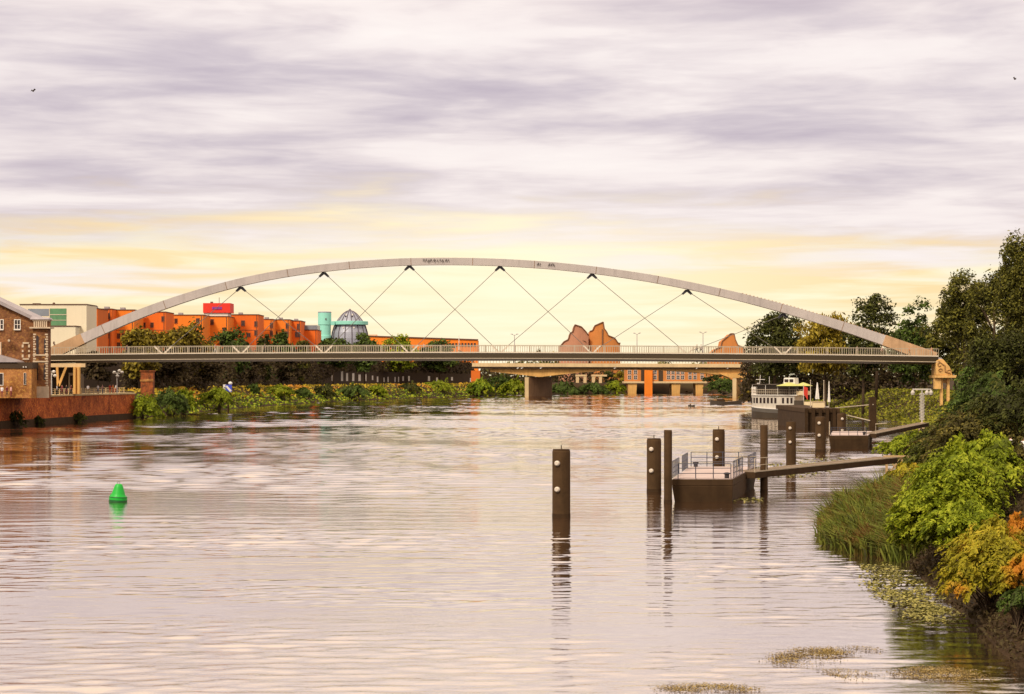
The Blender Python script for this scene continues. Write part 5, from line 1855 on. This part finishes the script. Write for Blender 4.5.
person('person in orange sitting up on the right foot of the arch', x, 368.6, zdeck(x) + .02, 30, 0, 'orange', 'khaki', 'people walking across the bridge')
for i, (px, Y, sh, tr, lb) in enumerate((
    (2, 316, 'white', 'maroon', 'person in white top at the far left end of the quay'),
    (7, 318, 'maroon', 'black', 'person in maroon top by the orange annex, left one'),
    (11, 319, 'pink', 'maroon', 'person in pink top by the orange annex, right one'),
    (48, 350, 'maroon', 'black', 'person in maroon beside the foot of the mill tower'),
    (57, 354, 'white', 'black', 'person in white shirt left of the crowd under the landing'),
    (62, 355, 'maroon', 'maroon', 'person in maroon beneath the V shaped struts'),
    (66.5, 356, 'black', 'maroon', 'person in black beneath the V shaped struts'),
    (71, 357, 'maroon', 'black', 'person in maroon close to the tan landing column'),
    (88, 368, 'white', 'khaki', 'person in white just right of the tan landing column'),
    (98, 374, 'white', 'denim', 'person in white with blue trousers on the dark stretch of quay'),
    (102.5, 375, 'pink', 'denim', 'person in pink with blue trousers on the dark stretch of quay'),
    (110, 378, 'red', 'red', 'person dressed all in red near the end of the quay railing'),
    (113, 379, 'orange', 'red', 'person in orange and red near the end of the quay railing'),
    (116, 380, 'white', 'red', 'person in white top at the end of the quay railing'))):
    person(lb, XP(px, Y), Y, 5.2 if Y > 0 else 0, (i * 67) % 360, i % 2, sh, tr, 'people on the left quay')
zp = gz(XP(1010.5, 115), 115)
person('person in white top walking on the right bank behind the green shrub', XP(1010.5, 115), 115, ZP(434, 115) - 1.76, -80, 1, 'white', 'navy', 'people on the right bank path')
person('person in white top cut off by the right edge of the picture', XP(1023, 118), 118, ZP(436, 118) - 1.76, -80, 1, 'white', 'black', 'people on the right bank path')


def bird(label, px, py, Y, span, bank):
    p = W(px, py, Y)
    mb = MB()
    s = span / 2
    for sg in (-1, 1):
        mb.hexa([p + Vector((0, -.1, 0)), p + Vector((sg * s * .5, -.05, .22 + bank * sg)), p + Vector((sg * s, .12, .1 + bank * 2 * sg)), p + Vector((sg * s * .45, .2, .2 + bank * sg)), p + Vector((0, .15, 0))],
                [v + Vector((0, 0, -.04)) for v in (p + Vector((0, -.1, 0)), p + Vector((sg * s * .5, -.05, .22 + bank * sg)), p + Vector((sg * s, .12, .1 + bank * 2 * sg)), p + Vector((sg * s * .45, .2, .2 + bank * sg)), p + Vector((0, .15, 0)))])
    mb.tube([p + Vector((-.05, -.3, 0)), p + Vector((0, -.1, 0)), p + Vector((0, .15, 0)), p + Vector((0, .4, 0))], [.03, .09, .08, .02], 6)
    o = mb.build('bird', 'hair_dark', None, origin=p)
    tag(o, label, 'bird')


bird('small dark bird high in the sky on the left', 33, 91, 220, .55, .05)
bird('small dark bird high in the sky on the far right', 1015, 79, 220, .35, -.04)

# ------------------------------------------------------------------ trees
LG = 'trees along the left promenade'
for i, (px, yt, w, Y, mat, lb) in enumerate((
    (139, 325, 34, 470, 'leaf_golden', 'round olive tree above the deck, leftmost of the promenade trees'),
    (162, 327, 34, 490, 'leaf_golden', 'round olive tree second from the left above the deck'),
    (190, 317, 46, 520, 'leaf_golden', 'tallest yellowish olive tree rising in front of the orange blocks'),
    (230, 327, 40, 590, 'leaf_green', 'broad green tree below the red sign box'),
    (263, 333, 17, 640, 'leaf_dark', 'small dark tree between two green ones before the orange blocks'),
    (282, 332, 22, 670, 'leaf_green', 'small round green tree before the last tall orange blocks'),
    (301, 339, 18, 700, 'leaf_olive', 'low olive bush like tree left of the teal tower'),
    (333, 334, 36, 730, 'leaf_green', 'green tree at the foot of the dome, left one'),
    (365, 333.5, 32, 770, 'leaf_green', 'green tree at the foot of the dome, right one'),
    (400, 335, 40, 830, 'leaf_bright', 'fresh green tree right of the dome in front of the low hall'),
    (435, 338, 36, 850, 'leaf_green', 'green tree furthest right on the left promenade'))):
    tree('promenade_tree', lb, px, yt, w * 1.12, Y, mat, 0.8 + Y * .0005, 5000, 100 + i, crown_bot=(374 if px > 320 else 386), group=LG, nblob=44, blob=.36)

# low crowns seen under the deck, shade put into their leaf colour
SG = 'shaded trees under the left of the deck'
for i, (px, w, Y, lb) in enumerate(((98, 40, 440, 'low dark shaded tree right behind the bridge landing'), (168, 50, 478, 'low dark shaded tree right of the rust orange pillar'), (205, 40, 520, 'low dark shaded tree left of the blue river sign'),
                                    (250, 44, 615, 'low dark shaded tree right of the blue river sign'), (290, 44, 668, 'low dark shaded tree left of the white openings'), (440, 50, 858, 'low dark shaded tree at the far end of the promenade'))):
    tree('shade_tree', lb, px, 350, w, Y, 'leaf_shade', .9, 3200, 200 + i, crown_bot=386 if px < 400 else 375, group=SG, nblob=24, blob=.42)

RG = 'tall trees on the right bank'
for i, (px, yt, w, Y, mat, n, ls, cbt, dr, lb) in enumerate((
    (775, 305, 66, 470, 'leaf_dark', 7500, .8, 392, False, 'dark ragged tree nearest the road bridge on the right bank'),
    (826, 309, 62, 440, 'leaf_yellow', 8000, .7, 388, True, 'yellow green willow behind the right part of the deck'),
    (876, 289, 46, 450, 'leaf_dark', 3400, .66, 350, False, 'dark airy tree with open top beyond the willow'),
    (863, 318, 44, 425, 'leaf_dark', 6000, .75, 390, False, 'dark dense tree between the willow and the arch foot'),
    (913, 307, 52, 430, 'leaf_green', 7500, .75, 392, False, 'bluish green tree behind the right arch foot'),
    (955, 300, 66, 420, 'leaf_olive', 7500, .75, 395, False, 'olive tree right above the ochre pylon'),
    (966, 276, 62, 300, 'leaf_olive', 16000, .42, 350, False, 'rounded olive crown standing high above the ochre pylon'),
    (1022, 219, 62, 225, 'leaf_olive', 26000, .34, 400, False, 'tallest dark tree cut by the right picture edge'),
    (996, 258, 62, 245, 'leaf_olive', 20000, .36, 430, False, 'olive tree joining the tallest tree, its crown reaching low'),
    (1012, 318, 84, 185, 'leaf_dark', 22000, .31, 440, False, 'dark tree low on the right in front of the tall ones'),
    (980, 356, 44, 210, 'leaf_green', 7000, .36, 436, False, 'bright green young tree just right of the ochre pylon'))):
    tree('bank_tree', lb, px, yt, w * 1.05, Y, mat, ls, n, 300 + i, crown_bot=cbt, group=RG, nblob=60, blob=.33, droop=dr)

# undergrowth shrubs on the right bank
for i, (px, py, Y, rx, rz, mat, lb) in enumerate((
    (985, 412, 165, 3.2, 2.6, 'leaf_green', 'mid green shrub on the bank below the dark trees'),
    (948, 440, 190, 3.0, 1.2, 'leaf_bank', 'olive shrub around the foot of the ochre pylon posts'),
    (912, 447, 205, 3.2, .8, 'leaf_bright', 'low grassy green shrub under the far gangway'),
    (938, 470, 150, 2.4, 1.1, 'leaf_bank', 'dark olive shrub behind the timber trestle'),
    (975, 450, 140, 3.6, 2.0, 'leaf_brown', 'brown leaved shrub behind the big green shrub'),
    (1015, 425, 140, 3.6, 2.4, 'leaf_dark', 'dark shrub behind the person at the right edge'),
    (908, 487, 128, 1.5, .8, 'leaf_autumn', 'orange tinted shrub below the timber trestle'))):
    X = XP(px, Y)
    bush('bank_shrub', lb, (X, Y, max(ZP(py, Y), gz(X, Y) + .4)), (rx, rx * .9, rz), 130, 55, .30, mat, 400 + i, group='shrubs on the right bank')

# big foreground shrubs
bush('green_shrub', 'large bright green shrub with drooping sprays on the near right bank', W(955, 492, 85), (1.9, 2.2, 1.75), 330, 52, .19, 'leaf_bright', 11, slope=.55,
     lobes=[(W(985, 468, 88), (1.5, 1.8, 1.2), 170), (W(925, 517, 84), (1.25, 1.4, 1.2), 170), (W(908, 535, 85), (.65, .8, .75), 60), (W(962, 530, 80), (1.5, 1.2, 1.0), 160)])
bush('autumn_shrub', 'yellow and orange shrub with drooping sprays at the right edge', W(990, 560, 69), (1.35, 1.4, 1.1), 220, 52, .16, 'leaf_autumn', 12, slope=.6,
     lobes=[(W(965, 580, 68), (.75, .9, .75), 90), (W(1012, 545, 72), (1.2, 1.2, .8), 120), (W(1020, 578, 67), (.8, .9, .7), 90)])
bush('brown_shrub', 'brown olive shrub above the orange one at the right edge', W(1012, 490, 92), (1.6, 2.0, 1.9), 220, 50, .2, 'leaf_brown', 13, lobes=[(W(1022, 474, 97), (1.4, 1.6, .9), 100)])
bush('green_sprig', 'dull green drooping sprig low at the right edge over the dark bank', W(1020, 606, 63), (.6, .7, .5), 50, 44, .14, 'leaf_green', 15, slope=.9)
# green shrubs on the left bank and around the road bridge
for i, (px, py, Y, rx, rz, mat, lb) in enumerate((
    (140, 409, 400, 4.2, 2.2, 'leaf_bright', 'bright green shrub at the end of the red quay wall'),
    (168, 404, 425, 4.5, 2.4, 'leaf_green', 'green shrub right of the quay wall, second along the bank'),
    (182, 402, 440, 3.2, 2.2, 'leaf_bright', 'green shrub with pale top beside the dark gap in the bank'),
    (217, 399, 490, 4.0, 2.2, 'leaf_bright', 'lime green shrub just left of the blue river sign'))):
    X = XP(px, Y)
    bush('waterside_shrub', lb, (X, Y, ZP(py, Y)), (rx, rx * .8, rz), 110, 45, .55, mat, 500 + i, group='shrubs on the left bank')
for i, (px, py, Y, rx, rz, lb) in enumerate((
    (11, 421, 333, 1.7, 1.5, 'dark scrub growing at the foot of the quay wall, leftmost patch'),
    (38, 423, 344, 1.2, 1.0, 'dark scrub growing at the foot of the quay wall below the mill tower'),
    (78, 420, 365, 1.9, 1.1, 'dark scrub growing at the foot of the quay wall below the landing column'))):
    X = float(np.interp(Y, [327, 386], [-84, -77.6])) + .6
    bush('wall_scrub', lb, (X, Y, ZP(py, Y)), (rx, rx * .6, rz), 60, 40, .32, 'leaf_dark', 640 + i, group='scrub along the quay wall')
for i, (px, py, Y, rx, rz, mat, lb) in enumerate((
    (252, 398, 580, 2.2, 1.3, 'leaf_green', 'dark green shrub on the slope right of the blue sign'),
    (275, 396, 600, 5.5, 1.7, 'leaf_bright', 'lime shrub on the slope under the small dark tree'),
    (302, 394, 625, 3.0, 1.5, 'leaf_green', 'green shrub low on the slope left of the white openings'),
    (324, 393.5, 655, 4.0, 2.6, 'leaf_dark', 'dark round shrub on the slope below the dome'),
    (352, 392, 690, 6.5, 1.6, 'leaf_green', 'green shrub on the slope below the white openings'),
    (377, 391.5, 725, 3.6, 1.8, 'leaf_bright', 'lime shrub on the slope right of the white openings'),
    (408, 392, 765, 5.6, 1.5, 'leaf_dark', 'dark shrub on the slope before the far end of the bank'),
    (436, 391, 800, 7.0, 1.7, 'leaf_bright', 'last lime shrub on the slope before the road bridge'))):
    X = XP(px, Y)
    bush('slope_shrub', lb, (X, Y, max(ZP(py, Y), gz(X, Y) + .5)), (rx, rx * .8, rz), 80, 40, .7, mat, 600 + i, group='shrubs on the left slope')
for i, (px, py, Y, rx, rz, mat, lb) in enumerate((
    (500, 386, 880, 6, 4.0, 'leaf_green', 'green bushes left of the first road bridge pier'),
    (480, 388, 826, 5, 2.8, 'leaf_slope', 'low bush hiding the foot of the rust orange abutment'),
    (514, 389, 872, 6, 3.6, 'leaf_bright', 'bright green bush against the first road bridge pier'),
    (562, 391, 930, 9, 2.4, 'leaf_green', 'low green bush right of the first road bridge pier'),
    (592, 390, 955, 8, 2.4, 'leaf_green', 'low green bush in front of the pale portals'),
    (614, 388.5, 965, 5, 3.2, 'leaf_bright', 'green bush left of the building on legs'),
    (664, 386, 1000, 9, 2.6, 'leaf_bright', 'low green bush showing under the building on legs'),
    (722, 387, 900, 7, 3.4, 'leaf_green', 'dark green bush left of the right road bridge pier'),
    (752, 397, 730, 4, 2.2, 'leaf_yellow', 'yellowish bush at the foot of the right road bridge pier'))):
    bush('far_bush', lb, (XP(px, Y), Y, ZP(py, Y)), (rx, rx * .7, rz), 90, 40, 1.0, mat, 520 + i, group='bushes around the road bridge')
for i, (px, yt, w, Y, mat, dr, lb) in enumerate((
    (620, 371, 16, 1010, 'leaf_yellow', True, 'yellow willow seen under the road bridge beside the building on legs'),
    (608, 370, 14, 1015, 'leaf_dark', False, 'dark tree seen under the road bridge left of the willow'),
    (545, 345, 20, 1080, 'leaf_olive', False, 'small distant tree top left of the stepped towers'),
    (556, 347, 14, 1085, 'leaf_yellow', False, 'small distant yellowish tree top touching the stepped towers'),
    (713, 371, 22, 960, 'leaf_dark', False, 'dark tree right of the building on legs'))):
    tree('far_tree', lb, px, yt, w, Y, mat, 1.1, 900, 560 + i, group='far trees by the road bridge', nblob=16, blob=.38, droop=dr, crown_bot=388)


# ------------------------------------------------------------------ masses of plants (stuff)
def cover(name, label, cat, xs, ys, n, size, height, mat, seed, dmin, dmax, clump=0.25, extra=None):
    rng = np.random.default_rng(seed)
    x = rng.uniform(*xs, n * 4)
    y = rng.uniform(*ys, n * 4)
    dd = river_dist(x, y)
    k = (dd > dmin) & (dd < dmax)
    if extra is not None:
        k &= extra(x, y)
    x, y = x[k][:n], y[k][:n]
    z = ground_z(x, y)
    hh = height * np.clip(.55 + .3 * np.sin(x * clump * 3.1 + 1.3 * np.sin(y * clump * .9)) * np.cos(y * clump * 1.7) + .3 * np.sin(x * clump * 7.3 + 2) * np.sin(y * clump * 4.1 + x * clump), .12, 1.3)
    p = np.stack([x, y, z + rng.uniform(0, 1, len(x)) ** .8 * hh], axis=1)
    nrm = np.tile(np.array([-.1, -.5, .8]), (len(x), 1))
    v, q, rd = leaves(rng, p, size, nrm, .7)
    o = np_mesh(name, v, q, mat, None, (0, 0, 0), rd)
    tag(o, label, cat, kind='stuff')


cover('crest_growth', 'yellow and orange wild growth along the top of the left bank', 'wild growth', (-130, 10), (440, 930), 14000, .95, .8, 'leaf_crest', 36, 5.0, 13, .12, lambda x, y: x < np.interp(y, [400, 800, 930], [-40, 0, 30]))
cover('bank_growth', 'green wild growth on the lower slope of the left bank', 'wild growth', (-130, 10), (400, 930), 17000, .95, 1.2, 'leaf_slope', 31, .1, 7, .12, lambda x, y: x < np.interp(y, [400, 800, 930], [-40, 0, 30]))
cover('bank_grass', 'yellow green grass slope by the moored boat', 'grass', (55, 125), (285, 560), 13000, .6, .7, 'leaf_grass', 32, .1, 22, .3)
cover('right_undergrowth', 'dark tangled undergrowth on the near right bank', 'undergrowth', (17, 75), (95, 290), 42000, .30, .6, 'leaf_bank', 33, .4, 22, .5, lambda x, y: ~((CX + x / y * F > 872) & (CX + x / y * F < 914) & (y > 118) & (y < 171)))
cover('near_undergrowth', 'undergrowth coloured dark brown for the shade below the near shrubs', 'undergrowth', (14, 30), (52, 100), 24000, .17, .6, 'leaf_shade', 34, .05, 9, .9)


def far_wood():
    rng = np.random.default_rng(77)
    n = 9000
    x = rng.uniform(-420, 480, n)
    y = rng.uniform(1350, 1420, n)
    top = 17 + 4 * np.sin(x * .05) + 3 * np.sin(x * .13 + 1) + 2 * np.sin(x * .31)
    p = np.stack([x, y, 5 + rng.uniform(0, 1, n) * (top - 3)], axis=1)
    v, q, rd = leaves(rng, p, 3.2, np.tile(np.array([0, -.6, .6]), (n, 1)), .6)
    o = np_mesh('far_wood', v, q, 'leaf_olive', None, (0, 0, 0), rd)
    tag(o, 'distant olive belt of woodland along the horizon', 'woodland', kind='stuff')


far_wood()


def mass(name, label, cat, quads_px, Y, depth, n, size, mat, seed):
    """a thicket that reads as one mass: leaves through a real volume (outline px,ytop,ybot per corner)"""
    rng = np.random.default_rng(seed)
    q = np.array(quads_px, float)
    px = rng.uniform(q[0, 0], q[-1, 0], n)
    yt = np.interp(px, q[:, 0], q[:, 1]) + 2.5 * np.sin(px * .31 + seed) + 1.5 * np.sin(px * .83)
    yb = np.interp(px, q[:, 0], q[:, 2])
    Yn = Y if np.isscalar(Y) else np.interp(px, q[:, 0], Y)
    Y0 = Yn + rng.uniform(0, depth, n)
    py = yt + (yb - yt) * rng.uniform(0, 1, n)
    p = np.stack([(px - CX) * Yn / F + rng.normal(0, .3, n), Y0, HC + (HOR - py) * Yn / F], 1)
    v, qd, rd = leaves(rng, p, size, np.tile(np.array([0, -.5, .7]), (n, 1)), .7)
    o = np_mesh(name, v, qd, mat, None, (0, 0, 0), rd)
    tag(o, label, cat, kind='stuff')


mass('shaded_thicket', 'thicket coloured dark brown for the shade under the right of the deck', 'thicket', [(744, 352, 402), (800, 352, 400), (870, 350, 398), (935, 345, 402)], 480, 10, 9000, 1.0, 'leaf_shade', 91)
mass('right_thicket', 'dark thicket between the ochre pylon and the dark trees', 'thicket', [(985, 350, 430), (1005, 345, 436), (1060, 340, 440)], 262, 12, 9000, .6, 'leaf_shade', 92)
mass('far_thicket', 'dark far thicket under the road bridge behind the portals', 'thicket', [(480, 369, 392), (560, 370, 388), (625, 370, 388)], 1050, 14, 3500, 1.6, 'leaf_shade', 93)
mass('promenade_thicket', 'growth coloured dark for the shade between the promenade trees', 'thicket', [(120, 356, 390), (200, 352, 391), (262, 350, 391), (322, 350, 385), (335, 352, 371), (400, 352, 372), (474, 354, 374)], [480, 515, 640, 735, 745, 840, 880], 6, 12000, 1.0, 'leaf_shade', 94)




def reeds():
    rng = np.random.default_rng(21)
    n = 20000
    x = rng.uniform(14.6, 22.5, n * 3)
    y = rng.uniform(91, 122, n * 3)
    px = CX + x / y * F
    dd = river_dist(x, y)
    edge = np.interp(y, [91, 96, 102, 110, 122], [18.0, 16.5, 16.1, 17.2, 20.6])
    k = (x > edge + rng.normal(0, .25, len(x))) & (dd < 2.6) & (px < 925)
    x, y = x[k][:n], y[k][:n]
    n = len(x)
    z0 = np.maximum(ground_z(x, y), -.1) - .05
    H = np.interp(x, [14.8, 16.5, 19, 22], [.8, 1.2, 1.9, 2.2]) * rng.uniform(.4, 1.1, n) * (1 + .22 * np.sin(x * 3.1 + 2 * np.sin(y * 1.1)) * np.sin(y * 1.7 + x))
    az = rng.uniform(0, 6.28, n) + .8 * np.sin(x * 2.3) * np.sin(y * 1.3)
    ln = rng.uniform(.10, 1.05, n)
    dx, dy = np.cos(az) * ln * H - .12 * H, np.sin(az) * ln * H
    wv = rng.uniform(.014, .042, n)
    wx, wy = np.sin(az) * 0 + wv, np.cos(az) * 0
    b = np.stack([x, y, z0], 1)
    m = np.stack([x + dx * .25, y + dy * .25, z0 + H * .6], 1)
    t = np.stack([x + dx, y + dy, z0 + H * (1 - ln * .35)], 1)
    wvec = np.stack([wx, wy, np.zeros(n)], 1)
    v = np.stack([b - wvec, b + wvec, m + wvec * 1.2, m - wvec * 1.2, t + wvec * .3, t - wvec * .3], 1).reshape(-1, 3)
    i = np.arange(n)[:, None] * 6
    q = np.concatenate([i + np.array([0, 1, 2, 3]), i + np.array([3, 2, 4, 5])], 0)
    o = np_mesh('reed_bed', v, q, 'reed_blade', None, (0, 0, 0), np.repeat(rng.uniform(0, 1, n), 6))
    tag(o, 'tall reed bed with brown tips growing out of the water by the right bank', 'reeds', kind='stuff')


reeds()
cover('reed_leaves', 'tangled leafy undergrowth between the reeds', 'undergrowth', (16.6, 22.5), (95, 121), 13000, .26, 1.8, 'leaf_bank', 35, -1.4, 3.0, .9)


def floating(name, label, cat, ells, n, size, mat, seed, zj=.01, asp=.8, tilt=.1):
    rng = np.random.default_rng(seed)
    P = []
    tot = sum(e[2] * e[3] for e in ells)
    for (px, py, rx, ry, shear) in ells:
        m = int(n * rx * ry / tot)
        r = np.sqrt(rng.uniform(0, 1, m)) * (1 + rng.normal(0, .15, m))
        a = rng.uniform(0, 6.28, m)
        sx, sy = px + rx * r * np.cos(a), py + ry * r * np.sin(a)
        sy = sy + shear * (sx - px)
        Y = HC * F / (sy - HOR)
        X = (sx - CX) * Y / F
        dens = np.sin(X * 2.3 + 1.7 * np.sin(Y * .9)) * np.sin(Y * 1.15 + X * .6)
        k = dens + rng.normal(0, .45, m) > -.25
        k &= river_dist(X, Y) < .4
        P.append(np.stack([X[k], Y[k], np.full(k.sum(), .02) + rng.uniform(0, zj, k.sum())], 1))
    p = np.concatenate(P)
    v, q, rd = leaves(rng, p, size, np.tile(np.array([0, 0, 1.0]), (len(p), 1)), tilt, asp)
    o = np_mesh(name, v, q, mat, None, (0, 0, 0), rd)
    tag(o, label, cat, kind='stuff')


floating('lily_pads', 'pale green carpet of lily pads beneath the near shrubs', 'lily pads', [(903, 592, 42, 17, .32), (932, 614, 30, 9, .1), (882, 570, 24, 5, .05)], 3600, .16, 'lily_leaf', 41, .03, .8, .12)
floating('floating_weed', 'brownish weed patch floating left of the dark bank', 'water weed', [(806, 657, 36, 8.5, -.06), (850, 651, 32, 4, 0)], 5200, .06, 'weed_leaf', 42, .03, .5, .16)
floating('floating_weed', 'ochre weed drift floating along the foot of the dark bank', 'water weed', [(938, 674, 50, 6.5, .04), (850, 675, 28, 4, .1)], 5200, .06, 'weed_leaf', 43, .03, .5, .16)
floating('floating_weed', 'thin ochre weed line at the bottom edge of the picture', 'water weed', [(712, 689, 52, 4.5, 0)], 2800, .06, 'weed_leaf', 44, .03, .5, .16)
floating('weed_flecks', 'flecks of floating weed around the pontoon and gangway', 'water weed', [(800, 468, 62, 8, -.1), (745, 500, 20, 2, 0)], 1700, .32, 'lily_leaf', 45, .01, .7, .1)
